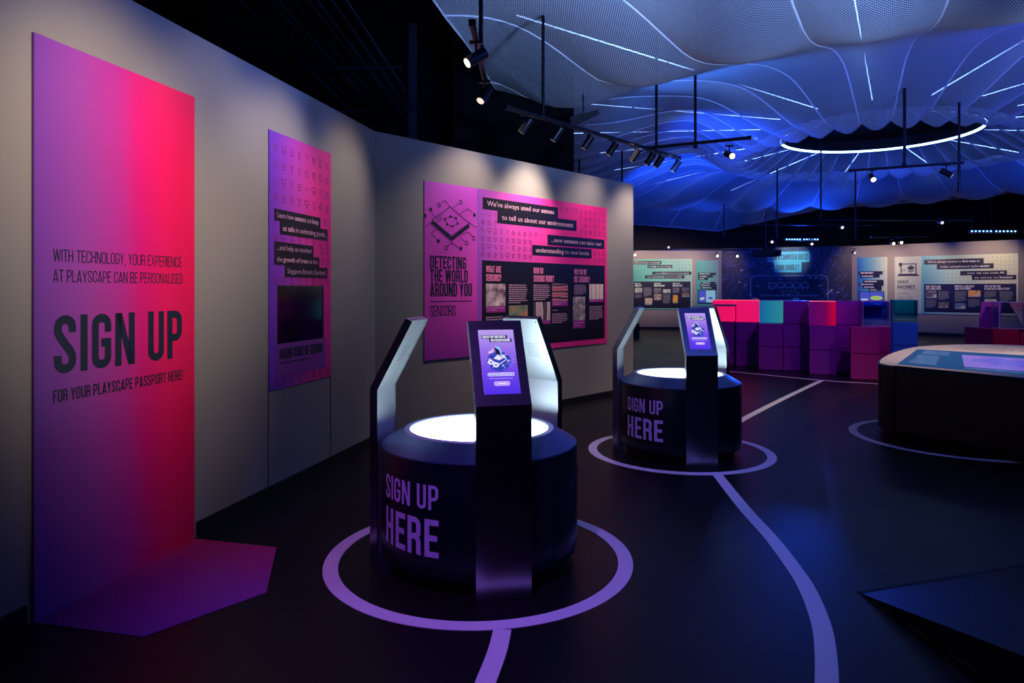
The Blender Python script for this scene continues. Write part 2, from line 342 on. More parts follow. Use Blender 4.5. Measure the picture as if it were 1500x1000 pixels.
def ribbon(bm, pts, closed, t, fn, ymin=None, ymax=None, seg=None):
    P = []
    for p in pts:
        p = Vector((p[0], p[1]))
        if not P or (p-P[-1]).length > 1e-5: P.append(p)
    if closed and (P[0]-P[-1]).length < 1e-5: P.pop()
    if seg:
        Q = []
        for i in range(len(P) if closed else len(P)-1):
            a = P[i]; bq = P[(i+1) % len(P)]; n = max(1, int((bq-a).length/seg+.99))
            Q += [a.lerp(bq, k/n) for k in range(n)]
        if not closed: Q.append(P[-1])
        P = Q
    N = len(P); LR = []
    for i in range(N):
        d0 = (P[i]-P[i-1]).normalized() if (i > 0 or closed) else None
        d1 = (P[(i+1) % N]-P[i]).normalized() if (i < N-1 or closed) else None
        if d0 is None: d0 = d1
        if d1 is None: d1 = d0
        n0 = Vector((-d0.y, d0.x)); n1 = Vector((-d1.y, d1.x)); m = n0+n1
        m = m.normalized() if m.length > 1e-4 else n0
        s = (t/2)/max(0.35, m.dot(n0))
        pr = []
        for sg in (1, -1):
            q = P[i]+m*s*sg
            if ymin is not None: q = Vector((q.x, min(ymax, max(ymin, q.y))))
            pr.append(bm.verts.new(fn(q.x, q.y)))
        LR.append(pr)
    for i in range(N if closed else N-1):
        A = LR[i]; Bq = LR[(i+1) % N]
        try: bm.faces.new((A[0], A[1], Bq[1], Bq[0]))
        except ValueError: pass
def caps_width(text, t, gap=.05):
    x = 0
    for ch in text:
        w = GW.get(ch, .385); w = t if w is None else w
        x += w+gap
    return x-gap
def caps(bm, text, fn, x0, y0, h, width=None, t=.13, gap=.05, seg=None):
    """condensed capitals of height h from (x0, y0); fn maps plane coordinates to space"""
    tot = caps_width(text, t, gap); sx = (width/tot) if width else h
    x = 0
    for ch in text:
        w = GW.get(ch, .385); w = t if w is None else w
        for pts, cl in glyph(ch, w, t):
            q = [(x0+(x+p[0])*sx, y0+p[1]*h) for p in pts]
            # constant pen width even when squeezed: work in height units
            tt = t*min(h, sx*1.15) if sx < h else t*h
            lo = y0-(.2*h if ch == ',' else 0)
            ribbon(bm, q, cl, tt, fn, lo, y0+h, seg)
        x += w+gap
# ------------------------------------------------------------------ built-in font text
_tc = {}
def text_mesh(s, bold=0.0):
    key = (s, bold)
    if key in _tc: return _tc[key]
    cu = bpy.data.curves.new('t', 'FONT'); cu.body = s; cu.size = 1; cu.offset = bold; cu.resolution_u = 2
    o = bpy.data.objects.new('t', cu); COL.objects.link(o)
    dg = bpy.context.evaluated_depsgraph_get(); me = bpy.data.meshes.new_from_object(o.evaluated_get(dg))
    V = [tuple(v.co) for v in me.vertices]; F = [tuple(p.vertices) for p in me.polygons]
    bpy.data.objects.remove(o); bpy.data.curves.remove(cu); bpy.data.meshes.remove(me)
    _tc[key] = (V, F); return _tc[key]
def fonts(bm, runs, fn, x0, y0, size, width=None):
    """runs: [(text, bold)], on one line; width squeezes it"""
    x = 0; parts = []
    for s, bd in runs:
        V, F = text_mesh(s.strip(), 0.022 if bd else 0.003)
        if s.startswith(' '): x += .22
        mxx = max(v[0] for v in V) if V else 0
        parts.append((x, V, F)); x += mxx+.05
        if s.endswith(' '): x += .2
    sx = (width/x) if width else size
    for xo, V, F in parts:
        vs = [bm.verts.new(fn(x0+(v[0]+xo)*sx, y0+v[1]*size)) for v in V]
        for f in F:
            try: bm.faces.new([vs[i] for i in f])
            except ValueError: pass

# ------------------------------------------------------------------ vertical plane to hang prints on
class Plane:
    def __init__(s, a, b, off=0.0):
        s.a = Vector((a[0], a[1], 0)); s.u = (Vector((b[0], b[1], 0))-s.a).normalized(); s.n = Vector((s.u.y, -s.u.x, 0))
        s.a = s.a + s.n*off
    def P(s, u, v, d=0.0): return s.a+s.u*u+s.n*d+Vector((0, 0, v))
    def uv(s, px, py):
        r = Vector(((px-750)/1000, 1, (425-py)/1000)); c = Vector((0, 0, H))
        t = (s.a-c).dot(s.n)/r.dot(s.n); p = c+r*t
        return (p-s.a).dot(s.u), p.z
    def fn(s, d): return lambda u, v: s.P(u, v, d)
def slab(pl, u0, v0, u1, v1, d0, d1, name, m, parent):
    # object frame along the plane so Generated/Object coordinates follow the board
    o = empty_mesh_frame(pl, u0, v0)
    bm = nb(); box(bm, ((u1-u0)/2, -(d0+d1)/2, (v1-v0)/2), (u1-u0, abs(d1-d0), v1-v0))
    ob = obj(name, bm, m); ob.matrix_world = o; ob.parent = parent
    if parent: ob.matrix_parent_inverse = parent.matrix_world.inverted() if parent.matrix_world else Matrix.Identity(4)
    return ob
def empty_mesh_frame(pl, u0, v0):
    M = Matrix((pl.u, -pl.n, Vector((0, 0, 1)))).transposed().to_4x4()
    M.translation = pl.P(u0, v0); return M
def quad_uv(bm, pl, pts, d):
    bm.faces.new([bm.verts.new(pl.P(u, v, d)) for u, v in pts])
def rect(bm, pl, u0, v0, u1, v1, d): quad_uv(bm, pl, [(u0, v0), (u1, v0), (u1, v1), (u0, v1)], d)

def icon(bm, fn, x, y, s, k):
    t = s*.10
    def rb(p, c=False): ribbon(bm, [(x+a*s, y+b2*s) for a, b2 in p], c, t, fn)
    k = k % 12
    if k == 0: rb(arc(0, 0, .38, .38, 0, 324, 8), True); rb([(-.2, 0), (.2, 0)])
    elif k == 1: rb([(-.35, -.4), (.35, -.4), (.35, .3), (-.35, .3)], True); rb([(-.2, -.05), (.2, -.05)])
    elif k == 2: rb([(0, .45), (-.35, -.3), (.35, -.3)], True)
    elif k == 3: rb([(0, .5), (-.15, .12), (-.45, 0), (-.15, -.12), (0, -.5), (.15, -.12), (.45, 0), (.15, .12)], True)
    elif k == 4: rb([(-.3, .45), (0, .05), (.3, .45)]); rb([(0, .05), (0, -.5)])
    elif k == 5: rb(arc(0, .15, .32, .3, -50, 230, 8)); rb([(-.15, -.1), (-.15, -.45), (.15, -.45), (.15, -.1)])
    elif k == 6: rb([(-.25, -.5), (.25, -.5), (.25, .5), (-.25, .5)], True); rb([(-.1, -.35), (.1, -.35)])
    elif k == 7: rb([(-.45, -.1), (.45, -.1), (.45, .4), (-.45, .4)], True); rb([(0, -.1), (0, -.4)]); rb([(-.25, -.42), (.25, -.42)])
    elif k == 8: rb([(-.35, 0), (-.35, .4), (.1, .4)]); rb([(.35, 0), (.35, -.4), (-.1, -.4)]); rb(arc(0, 0, .16, .16, 0, 300, 5), True)
    elif k == 9: rb([(-.4, .35), (0, -.1), (.4, .35)]); rb(arc(0, -.32, .14, .14, 0, 300, 5), True); rb([(-.4, .35), (.4, .35)])
    elif k == 10: rb([(-.45, 0), (-.2, 0)]); rb([(.2, 0), (.45, 0)]); rb([(-.1, -.1), (.1, .1)])
    else: rb([(-.3, .4), (-.3, -.1), (0, -.45), (.3, -.1), (.3, .4)], True); rb([(0, .4), (0, -.2)])
def para(bm, pl, u0, v0, u1, v1, d, rows, fill=.5, short=.3, words=True):
    """tiny illegible body copy: rows of broken bars"""
    dv = (v1-v0)/rows
    for r in range(rows):
        y = v1-dv*(r+.5); x = u0
        end = u1-(random.random()*.12+(short if r == rows-1 else 0))*(u1-u0)
        while x < end:
            wd = min(end-x, (u1-u0)*random.uniform(.07, .2))
            rect(bm, pl, x, y-dv*fill/2, x+wd, y+dv*fill/2, d); x += wd+(u1-u0)*.025

# ================================================================== STRUCTURE
WL0 = Vector((-2.096, 2.977)); dl = Vector((0.226, 0.974)).normalized()
CORN = WL0+dl*((6.44-2.977)/dl.y); WLS = WL0-dl*5.5
WF1 = Vector((1.72, 9.68))
def wall_slab(name, a, b, h, th, m, label, z0=0, parent=None):
    a = Vector(a[:2]); b = Vector(b[:2]); u = (b-a).normalized(); n = Vector((u.y, -u.x))
    bm = nb(); prism(bm, [a, b, b-n*th, a-n*th], z0, h)
    o = obj(name, bm, m, parent)
    if not parent: tag(o, label, 'wall', kind='structure')
    return o
bm = nb(); box(bm, (6, 11, -0.05), (26, 34, 0.1)); fl = obj('floor', bm, M_floor)
tag(fl, 'near-black glossy vinyl floor of the exhibition hall', 'floor', kind='structure')
bm = nb(); box(bm, (6, 11, 6.25), (26, 34, 0.1)); tag(obj('ceiling', bm, M_black), 'black painted ceiling above the blue lit netting', 'ceiling', kind='structure')
wall_slab('wall_left', WLS, CORN, 2.95, .16, M_wall, 'grey partition wall on the left with the tall sign up print')
wall_slab('wall_middle', CORN, WF1, 2.95, .16, M_wall, 'grey partition wall in the middle with the large sensors panel')
B0 = (2.2, 25.75); B1 = (7.74, 25.2); B2 = (11.75, 23.6); B3 = (15.17, 20.45); B4 = (18.2, 18.9)
M_doodle = mat('navy mural print', (0.018, 0.018, 0.060), 0.5)
wall_slab('wall_back_left', B0, B1, 2.97, .2, M_wall, 'far grey wall section with the two green panels')
wall_slab('wall_back', B1, B2, 2.99, .2, M_doodle, 'far dark blue mural wall asking about a doodle')
wall_slab('wall_back_right', B2, B3, 2.97, .2, M_wall, 'far grey wall section with the pale smart machines panel')
wall_slab('wall_right', B3, B4, 2.97, .2, M_wall, 'far grey wall section at the right edge of the picture')
bm = nb()
for a, b in (((-6.9, -5.9), (-6.9, 27.9)), ((-6.9, 27.9), (18.9, 27.9)), ((18.9, 27.9), (18.9, -5.9)), ((18.9, -5.9), (-6.9, -5.9))):
    a = Vector(a); b = Vector(b); bar(bm, (a.x, a.y, 3.1), (b.x, b.y, 3.1), .1, 6.2)
tag(obj('wall_outer', bm, M_black), 'black outer hall walls behind and above the partitions', 'wall', kind='structure')
bm = nb(); box(bm, (0.02, 9.75, 3.1), (1.72, .1, 6.2)); box(bm, (-2.6, 10.2, 3.1), (3.8, .1, 6.2)); tag(obj('wall_black', bm, mat('black drape', (0.003, 0.003, 0.006), .8, spec=.1)), 'tall black screen rising above the middle partition', 'wall', kind='structure')
def baseb(name, a, b, label, off=.012):
    a = Vector(a[:2]); b = Vector(b[:2]); u = (b-a).normalized(); n = Vector((u.y, -u.x))
    bm = nb(); prism(bm, [a+n*off, b+n*off, b+n*.0005, a+n*.0005], 0, .09)
    tag(obj(name, bm, M_base), label, 'baseboard', kind='structure')
PL = Plane(WLS, CORN); PF = Plane(CORN, WF1)
u_a, _ = PL.uv(46, 500); u_b, _ = PL.uv(282, 500)
baseb('baseboard_left', WLS, PL.P(u_a-.03, 0).xy, 'black baseboard left of the tall sign up print')
baseb('baseboard_left', PL.P(u_b+.03, 0).xy, CORN, 'black baseboard right of the tall sign up print')
baseb('baseboard_middle', CORN, WF1, 'black baseboard under the large sensors panel')
for nm, a, b, l in (('baseboard_back', B0, B1, 'far black baseboard under the green panels'), ('baseboard_back', B1, B2, 'far black baseboard under the mural'),
                    ('baseboard_back', B2, B3, 'far black baseboard under the smart machines panel')): baseb(nm, a, b, l, .03)
wl = bpy.data.objects['wall_left']
for px in (393, 484):
    u, _ = PL.uv(px, 560); bm = nb(); v1 = 2.0
    prism(bm, [PL.P(u-.003, 0, .0), PL.P(u+.003, 0, .0), PL.P(u+.003, 0, .0025), PL.P(u-.003, 0, .0025)], .09, 1.0)
    obj('panel_seam', bm, M_black, wl)

# ================================================================== WALL PRINT 1 (tall gradient + floor decal)
G1 = [(0, (0.17, 0.05, 0.46)), (.30, (0.38, 0.06, 0.46)), (.52, (0.60, 0.03, 0.38)), (.64, (0.85, 0.004, 0.24)), (.80, (1.0, 0.004, 0.15)), (1, (0.90, 0.0, 0.10))]
ua, va = PL.uv(46, 48); ub, vb = PL.uv(282, 142); vt = (va+vb)/2
g = empty('wall_print', PL.P((ua+ub)/2, 0), 0, 'tall purple to pink wall print reading SIGN UP, running down to the floor', 'wall print')
bpy.context.view_layer.update()
slab(PL, ua, 0.002, ub, vt, .0, .014, 'board', ramp_mat('print gradient', G1, diag=.07, rough=.5), g)
def letters(parent, items, m, name='lettering'):
    bm = nb()
    for f in items: f(bm)
    o = obj(name, bm, m)
    o.parent = parent; o.matrix_parent_inverse = Matrix.Translation(-Vector(parent.location)) if parent and not parent.rotation_euler.z else (parent.matrix_world.inverted() if parent else Matrix.Identity(4))
    return o
def capline(pl, text, tl, br, d, t=.13):
    """text box given by where its left top and right bottom corners stand on the wall"""
    u0, v1 = pl.uv(*tl); u1, v0 = pl.uv(*br)
    return lambda bm: caps(bm, text, pl.fn(d), u0, v0, v1-v0, u1-u0, t)
D1 = .0155
def cap2(pl, text, x0, yt0, yb0, x1, d, t=.13):
    u0, v1 = pl.uv(x0, yt0); _, v0 = pl.uv(x0, yb0); u1, _ = pl.uv(x1, yt0)
    return lambda bm: caps(bm, text, pl.fn(d), u0, v0, v1-v0, u1-u0, t)
for txt, x0, y0, y1, x1, t in (('WITH TECHNOLOGY, YOUR EXPERIENCE', 73.6, 364.0, 382.5, 263, .085), ('AT PLAYSCAPE CAN BE PERSONALISED', 73.6, 394.5, 412.8, 264, .085),
                               ('SIGN UP', 74, 462, 548.5, 264, .15), ('FOR YOUR PLAYSCAPE PASSPORT HERE!', 73.6, 571.5, 590, 264, .125)):
    letters(g, [cap2(PL, txt, x0, y0, y1, x1, D1, t)], M_ink)
pts = [floor_pt(*p) for p in ((48, 912), (210, 933), (390, 868), (405, 802), (284, 789))]
bm = nb(); prism(bm, pts, .0005, .003)
tag(obj('floor_decal', bm, ramp_mat('floor print gradient', [(0, (0.13, 0.015, 0.36)), (.45, (0.30, 0.015, 0.28)), (1, (0.55, 0.01, 0.16))], axis='Y', rough=.5)), 'five sided purple to crimson floor sticker at the foot of the tall print', 'floor sticker')

# ================================================================== shared print builders
G2 = [(0, (0.16, 0.03, 0.62)), (.18, (0.30, 0.04, 0.62)), (.45, (0.62, 0.05, 0.52)), (.7, (0.95, 0.03, 0.36)), (1, (0.85, 0.02, 0.33))]
def board(pl, x0, yt, yb, x1, m, parent, d0=0.0, d1=.006, name='board'):
    u0, v1 = pl.uv(x0, yt); _, v0 = pl.uv(x0, yb); u1, _ = pl.uv(x1, yt)
    return slab(pl, u0, v0, u1, v1, d0, d1, name, m, parent), (u0, v0, u1, v1)
def icon_grid(pl, u0, v0, u1, v1, nx, ny, s, d, m, parent, skip=()):
    bm = nb()
    for j in range(ny):
        for i in range(nx):
            x = u0+(u1-u0)*(i+.5)/nx; y = v1-(v1-v0)*(j+.5)/ny
            if any(a <= x <= c and bb <= y <= dd for a, bb, c, dd in skip): continue
            icon(bm, pl.fn(d), x, y, s, (i*7+j*5+i*j) % 12)
    o = obj('icon_pattern', bm, m); o['kind'] = 'stuff'; o.parent = parent
    o.matrix_parent_inverse = Matrix.Translation(-Vector(parent.location)); return o
def flat(pl, r, d, m, parent, name, thick=.0015):
    o = slab(pl, r[0], r[1], r[2], r[3], d-thick, d, name, m, parent); return o
def caption(pl, r, runs, parent, d, mt, pad=.05, name='caption_strip', hh=.62, ms=None):
    s = flat(pl, r, d, ms or M_strip, parent, name)
    if runs:
        h = r[3]-r[1]; w = r[2]-r[0]
        letters(parent, [lambda bm: fonts(bm, runs, pl.fn(d+.0015), r[0]+w*pad, r[1]+h*.32, h*hh, w*(1-2*pad))], mt, 'caption_lettering')
class Box:      # relative coordinates on a board, x right 0..1, y down 0..1
    def __init__(s, r): s.r = r
    def __call__(s, x0, y0, x1, y1):
        u0, v0, u1, v1 = s.r
        return (u0+(u1-u0)*x0, v1-(v1-v0)*y1, u0+(u1-u0)*x1, v1-(v1-v0)*y0)

# ================================================================== PANEL 2 (narrow, with display window)
g = empty('exhibit_panel', PL.P(PL.uv(438, 400)[0], 0), 0, 'narrow purple to pink panel on the left wall with a dark window and caption strips', 'exhibit panel')
bpy.context.view_layer.update()
u0, v1 = PL.uv(393, 189); u1, _ = PL.uv(484, 224); _, v0 = PL.uv(393, 573)
R2 = (u0, v0, u1, v1); b2 = Box(R2); DP = .006
wd = b2(.11, .595, .865, .825)          # window opening
m2 = ramp_mat('panel gradient', G2, coord='Object', rough=.45)
# remap object coordinate (metres) to 0..1
nt = m2.node_tree
def norm_ramp(m, width):
    nt = m.node_tree; sp = [n for n in nt.nodes if n.type == 'SEPXYZ'][0]; cr = [n for n in nt.nodes if n.type == 'VALTORGB'][0]
    ma = nt.nodes.new('ShaderNodeMath'); ma.operation = 'DIVIDE'; ma.inputs[1].default_value = width
    nt.links.new(sp.outputs['X'], ma.inputs[0]); nt.links.new(ma.outputs[0], cr.inputs[0])
norm_ramp(m2, u1-u0)
bm = nb(); W_ = u1-u0; H_ = v1-v0
a0, c0, a1, c1 = wd[0]-u0, wd[1]-v0, wd[2]-u0, wd[3]-v0
for x0, z0, x1, z1 in ((0, 0, W_, c0), (0, c1, W_, H_), (0, c0, a0, c1), (a1, c0, W_, c1)):
    box(bm, ((x0+x1)/2, -DP/2, (z0+z1)/2), (x1-x0, DP, z1-z0))
o = obj('board', bm, m2); o.matrix_world = empty_mesh_frame(PL, u0, v0); o.parent = g; o.matrix_parent_inverse = Matrix.Translation(-Vector(g.location))
flat(PL, (wd[0], wd[1], wd[2], wd[3]), .0025, mat('dark display glass', (0.004, 0.004, 0.008), .08, spec=.6), g, 'window_glass')
for r in ((wd[0], wd[1], wd[0]+.012, wd[3]), (wd[2]-.02, wd[1], wd[2], wd[3])): flat(PL, r, .005, mat('dark violet trim', (0.06, 0.01, 0.08), .4), g, 'window_reveal')
L2 = b2(.11, .825, .90, .955)
flat(PL, L2, DP+.002, mat('magenta label board', (0.30, 0.04, 0.40), .5), g, 'label_board')
r = b2(.14, .845, .84, .885); letters(g, [lambda bm: caps(bm, 'MAKING SENSE OF SENSORS', PL.fn(DP+.0035), r[0], r[1], r[3]-r[1], r[2]-r[0], .15)], M_ink)
r = b2(.14, .897, .62, .905); bmx = lambda bm: para(bm, PL, *r, DP+.0035, 1, .8, 0)
letters(g, [bmx], M_ink, 'small_print')
for rr, runs in ((b2(.07, .298, .80, .345), [('Learn how ', 0), ('sensors', 1), (' can ', 0), ('keep', 1)]), (b2(.15, .345, .93, .395), [('us safe', 1), (' in swimming pools,', 0)]),
                 (b2(.07, .425, .68, .472), [('...and help us monitor', 0)]), (b2(.07, .472, .78, .515), [('the ', 0), ('growth of trees', 1), (' at the', 0)]),
                 (b2(.22, .515, .93, .562), [('Singapore Botanic Gardens!', 0)])):
    caption(PL, rr, runs, g, DP+.002, M_pinktext)
for (x0, y0, x1, y1, nx, ny, sk) in ((.03, .03, .98, .285, 8, 4, ()), (.03, .39, .98, .425, 8, 1, ()), (.8, .285, .98, .345, 1, 1, ()), (.78, .42, .98, .51, 2, 2, ()), (.03, .562, .98, .594, 8, 1, ()), (.03, .955, .98, .99, 8, 1, ())):
    r = b2(x0, y0, x1, y1); icon_grid(PL, *r, nx, ny, .062, DP+.001, M_iconp if x1 < .5 else M_icon, g)

# ================================================================== PANEL 3 (large)
photos = [('forest path photo', [(.10, .05, .08), (.55, .38, .45), (1, .80, .85)], 9, 'noise'), ('ladybird photo', [(.05, .12, .08), (.25, .3, .2), (.8, .25, .12)], 5, 'noise'),
          ('laboratory photo', [(.1, .08, .1), (1, .75, .8), (.6, .4, .45)], 8, 'bands'), ('gate photo', [(.6, .1, .15), (.95, .8, .78), (.15, .04, .05)], 16, 'rings'),
          ('machine photo', [(.75, .65, .62), (.25, .2, .22), (.85, .7, .68)], 9, 'noise'), ('hand photo', [(.95, .75, .68), (.5, .1, .1), (.95, .8, .72)], 9, 'bands')]
M_ph = [photo_mat(*p) for p in photos]
g = empty('exhibit_panel', PF.P(PF.uv(755, 400)[0], 0), 0, 'large pink panel titled DETECTING THE WORLD AROUND YOU on the middle wall', 'exhibit panel')
bpy.context.view_layer.update()
uL, vT = PF.uv(621, 264); _, vB = PF.uv(621, 527); uR, vTr = PF.uv(888.5, 305); um, _ = PF.uv(698, 300); _, vBr = PF.uv(888.5, 503)
vT = (vT+vTr)/2; vB = (vB+vBr)/2
mL = ramp_mat('side gradient', [(0, (0.42, 0.03, 0.48)), (.35, (0.85, 0.06, 0.62)), (1, (0.60, 0.08, 0.72))], axis='Z', rough=.5)
slab(PF, uL, vB, um, vT, 0, .008, 'side_board', mL, g)
slab(PF, um, vB, uR, vT, 0, .006, 'board', ramp_mat('main gradient', [(0, (0.34, 0.07, 0.62)), (.25, (0.80, 0.08, 0.55)), (.6, (0.95, 0.03, 0.36)), (1, (1.0, 0.02, 0.28))], rough=.5), g)
for t_, a_, b_, c_, tt in (('DETECTING', 629, 374, 393, .14), ('THE WORLD', 629, 394, 413, .14), ('AROUND YOU', 629, 414, 434.5, .14), ('SENSORS', 629, 447.5, 463.5, .085)):
    x1 = {'DETECTING': 682, 'THE WORLD': 684.5, 'AROUND YOU': 690.5, 'SENSORS': 666.5}[t_]
    letters(g, [cap2(PF, t_, a_, b_, c_, x1, .0095, tt)], M_ink)
u0, v0 = PF.uv(629, 441.5); u1, _ = PF.uv(690.5, 441.5); flat(PF, (u0, v0-.004, u1, v0+.004), .0095, M_ink, g, 'rule')
# chip emblem
def chip(bm):
    u0, _ = PF.uv(629.5, 320); cu, cv = PF.uv(659.5, 325.5); f = PF.fn(.0095)
    un = PF.uv(687, 325)[0]-cu; sc = 1.0
    def q(px, py): return PF.uv(px, py)
    def rb(pp, t=.008, c=False): ribbon(bm, [q(*p) for p in pp], c, t, f)
    rb([(632, 322), (658.5, 303), (686.5, 327), (660.5, 346)], .009, True)
    rb([(632, 325), (660.5, 350), (686.5, 330)], .030)
    for i in range(10):
        a = i/9; x = 632+28*a; y = 326+24*a; rb([(x, y), (x, y+5)], .011)
        x = 662+24*a; y = 348-18*a; rb([(x, y), (x, y+5)], .011)
    rb([(637, 322), (648, 314)], .006); rb([(638, 324.5), (646, 318.5)], .006); rb([(639.5, 326.5), (648, 320)], .006)
    hx = [(651, 321), (659, 317), (667, 319.5), (669.5, 327.5), (662, 331.5), (654, 328.5)]; rb(hx, .006, True)
    for p in hx:
        c = q(*p); ribbon(bm, [(c[0]+.008*math.cos(a), c[1]+.008*math.sin(a)) for a in [i*PI/3 for i in range(6)]], True, .012, f)
    for line, dot, fill in (([(658.5, 303), (651, 294), (645, 298)], (642, 300.5), 0), ([(662, 305), (671, 298)], (674, 296), 0), ([(636, 318), (631.5, 311)], (630, 307), 1),
                            ([(672, 314), (684, 306), (692, 311)], (694, 315), 1), ([(640, 334), (631, 342), (638.5, 350)], (641, 353), 1), ([(662, 356), (655, 360)], (653, 363), 0),
                            ([(661, 355), (671, 363)], (674, 364), 1), ([(672, 347), (680, 354)], (682.5, 356), 0), ([(676, 344), (685, 340), (691, 346)], (693, 349), 0),
                            ([(632, 325), (622, 332)], None, 0), ([(687, 326), (692, 330), (697.5, 333)], None, 0), ([(622, 314), (622.3, 315)], (622.4, 316), 1)):
        rb(line, .006)
        if dot:
            c = q(*dot); rr = .021
            ribbon(bm, [(c[0]+(rr if not fill else rr*.5)*math.cos(a)*(1 if dot[0] > 624 else .4), c[1]+(rr if not fill else rr*.5)*math.sin(a)) for a in [i*PI/6 for i in range(12)]], True, .009 if not fill else rr, f)
letters(g, [chip], M_ink, 'chip_emblem')
d3 = .006
def pr(x0, yt, yb, x1):
    u0, v1 = PF.uv(x0, yt); _, v0 = PF.uv(x0, yb); u1, _ = PF.uv(x1, yt); return (u0, v0, u1, v1)
for rr, runs in ((pr(706.5, 288.5, 306, 816.5), [("We've always used our ", 0), ('senses', 1)]), (pr(728, 309, 326.5, 844), [('to tell us about our ', 0), ('environment', 1)]),
                 (pr(801.5, 343.5, 358.5, 884.5), [('...now ', 0), ('sensors', 1), (' can take our', 0)]), (pr(779, 358.5, 373.5, 866), [('understanding', 1), (' to new levels', 0)])):
    caption(PF, rr, runs, g, d3+.002, M_pinktext)
sk = [pr(706.5, 285, 309, 816.5), pr(728, 306, 330, 844), pr(801.5, 342, 360, 884.5), pr(779, 357, 376, 866)]
ui0, vi1 = PF.uv(706, 286); vi0 = PF.uv(706, 376)[1]; vi1 = vT-.05; vi0 = PF.uv(706, 381)[1]+.02
icon_grid(PF, um+.04, vi0, uR-.03, vi1, 24, 8, .06, d3+.001, M_icon, g, [(a-.03, b-.03, c+.03, d+.03) for a, b, c, d in sk])
bl = pr(705.5, 381, 487, 885.0); bl = (bl[0], vB+.07, bl[2], bl[3])
flat(PF, bl, d3+.002, M_strip, g, 'text_board')
BB = Box(bl); dd = d3+.0035
def cp(parent, pl, txt, r, d, m, t=.15): letters(parent, [lambda bm: caps(bm, txt, pl.fn(d), r[0], r[1], r[3]-r[1], r[2]-r[0], t)], m)
for x, l1, l2, w1, w2 in ((.025, 'WHAT ARE', 'SENSORS?', .105, .105), (.37, 'HOW DO', 'SENSORS WORK?', .077, .165), (.71, 'WHY DO WE', 'USE SENSORS?', .115, .145)):
    cp(g, PF, l1, BB(x, .06, x+w1, .135), dd, M_hotpink); cp(g, PF, l2, BB(x, .155, x+w2, .235), dd, M_hotpink)
def ph(parent, pl, r, m, cap=.22, d=dd, mc=None):
    u0, v0, u1, v1 = r; vc = v0+(v1-v0)*cap
    flat(pl, (u0, vc, u1, v1), d, m, parent, 'photograph')
    if cap > 0:
        flat(pl, (u0, v0, u1, vc), d, mc or M_magcap, parent, 'photo_caption')
        letters(parent, [lambda bm: para(bm, pl, u0+.015, v0+(vc-v0)*.2, u1-.02, vc-(vc-v0)*.15, d+.0015, 2, .35)], M_pinktext, 'small_print')
ph(g, PF, BB(.025, .265, .16, .595), M_ph[0]); ph(g, PF, BB(.185, .52, .325, .70), M_ph[1], 0)
ph(g, PF, BB(.37, .485, .505, .76), M_ph[2], .16); ph(g, PF, BB(.52, .255, .655, .54), M_ph[3])
ph(g, PF, BB(.70, .425, .81, .84), M_ph[4], .25); ph(g, PF, BB(.85, .255, .985, .50), M_ph[5], .16)
def pa(parent, pl, r, n, d, m, fill=.42): letters(parent, [lambda bm: para(bm, pl, *r, d, n, fill)], m, 'small_print')
for r, n in ((BB(.185, .265, .325, .50), 9), (BB(.025, .635, .155, .745), 4), (BB(.37, .265, .505, .465), 8), (BB(.52, .585, .60, .60), 1), (BB(.52, .63, .655, .76), 6), (BB(.71, .262, .825, .40), 7), (BB(.85, .55, .985, .74), 9)):
    pa(g, PF, r, n, dd, M_pinktext)

# ================================================================== FAR PANELS
PBL = Plane(B0, B1); PBM = Plane(B1, B2); PBR = Plane(B2, B3)
M_greentxt = mat('pale green print', (0.55, 0.80, 0.68), .5); M_tealicon = mat('teal icon print', (0.05, 0.28, 0.26), .5)
M_whitetxt = mat('white print', (0.75, 0.78, 0.82), .5); M_greytxt = mat('grey print', (0.25, 0.29, 0.32), .5)
GG = [(0, (0.05, 0.42, 0.33)), (.5, (0.16, 0.55, 0.42)), (1, (0.30, 0.65, 0.50))]
def prp(pl, x0, yt, yb, x1):
    u0, v1 = pl.uv(x0, yt); _, v0 = pl.uv(x0, yb); u1, _ = pl.uv(x1, yt); return (u0, v0, u1, v1)
farph = [photo_mat('walking robot photo', [(.05, .12, .1), (.5, .6, .5), (.15, .2, .18)], 8), photo_mat('workshop photo', [(.5, .4, .3), (.2, .15, .1), (.7, .6, .45)], 9),
         photo_mat('orange robot photo', [(.12, .1, .05), (.9, .5, .05), (.3, .35, .1)], 7), photo_mat('assembly photo', [(.5, .25, .12), (.7, .6, .5), (.1, .25, .2)], 12),
         photo_mat('drone photo', [(.75, .6, .6), (.03, .03, .05), (.6, .65, .7)], 6), photo_mat('crowd photo', [(.3, .28, .1), (.08, .08, .08), (.55, .5, .35)], 14),
         photo_mat('blue car photo', [(.5, .6, .65), (.03, .15, .35), (.7, .7, .65)], 7), photo_mat('night traffic photo', [(.1, .06, .03), (.85, .4, .05), (.6, .6, .5)], 6)]
g = empty('exhibit_panel', PBL.P(PBL.uv(970, 400)[0], 0), 0, 'far green panel about robots with a black text block, left of the narrow green panel', 'exhibit panel')
bpy.context.view_layer.update()
R = prp(PBL, 925.5, 379.5, 453, 1014); slab(PBL, R[0], R[1], R[2], R[3], 0, .02, 'board', ramp_mat('green gradient', GG), g); b_ = Box(R)
for rr, runs in ((b_(.03, .04, .49, .105), [("We've always used ", 0), ('tools', 1)]), (b_(.26, .118, .67, .18), [('to ', 0), ('help', 1), (' us do things', 0)]),
                 (b_(.34, .25, .985, .31), [('...now ', 0), ('robots', 1), (' let us do things ', 0), ('faster', 1)]), (b_(.22, .322, .87, .385), [('more ', 0), ('accurately', 1), (' and more ', 0), ('safely', 1)])):
    caption(PBL, rr, runs, g, .023, M_greentxt, name='caption_strip')
icon_grid(PBL, *b_(.02, .03, .98, .43), 17, 7, .06, .021, M_tealicon, g)
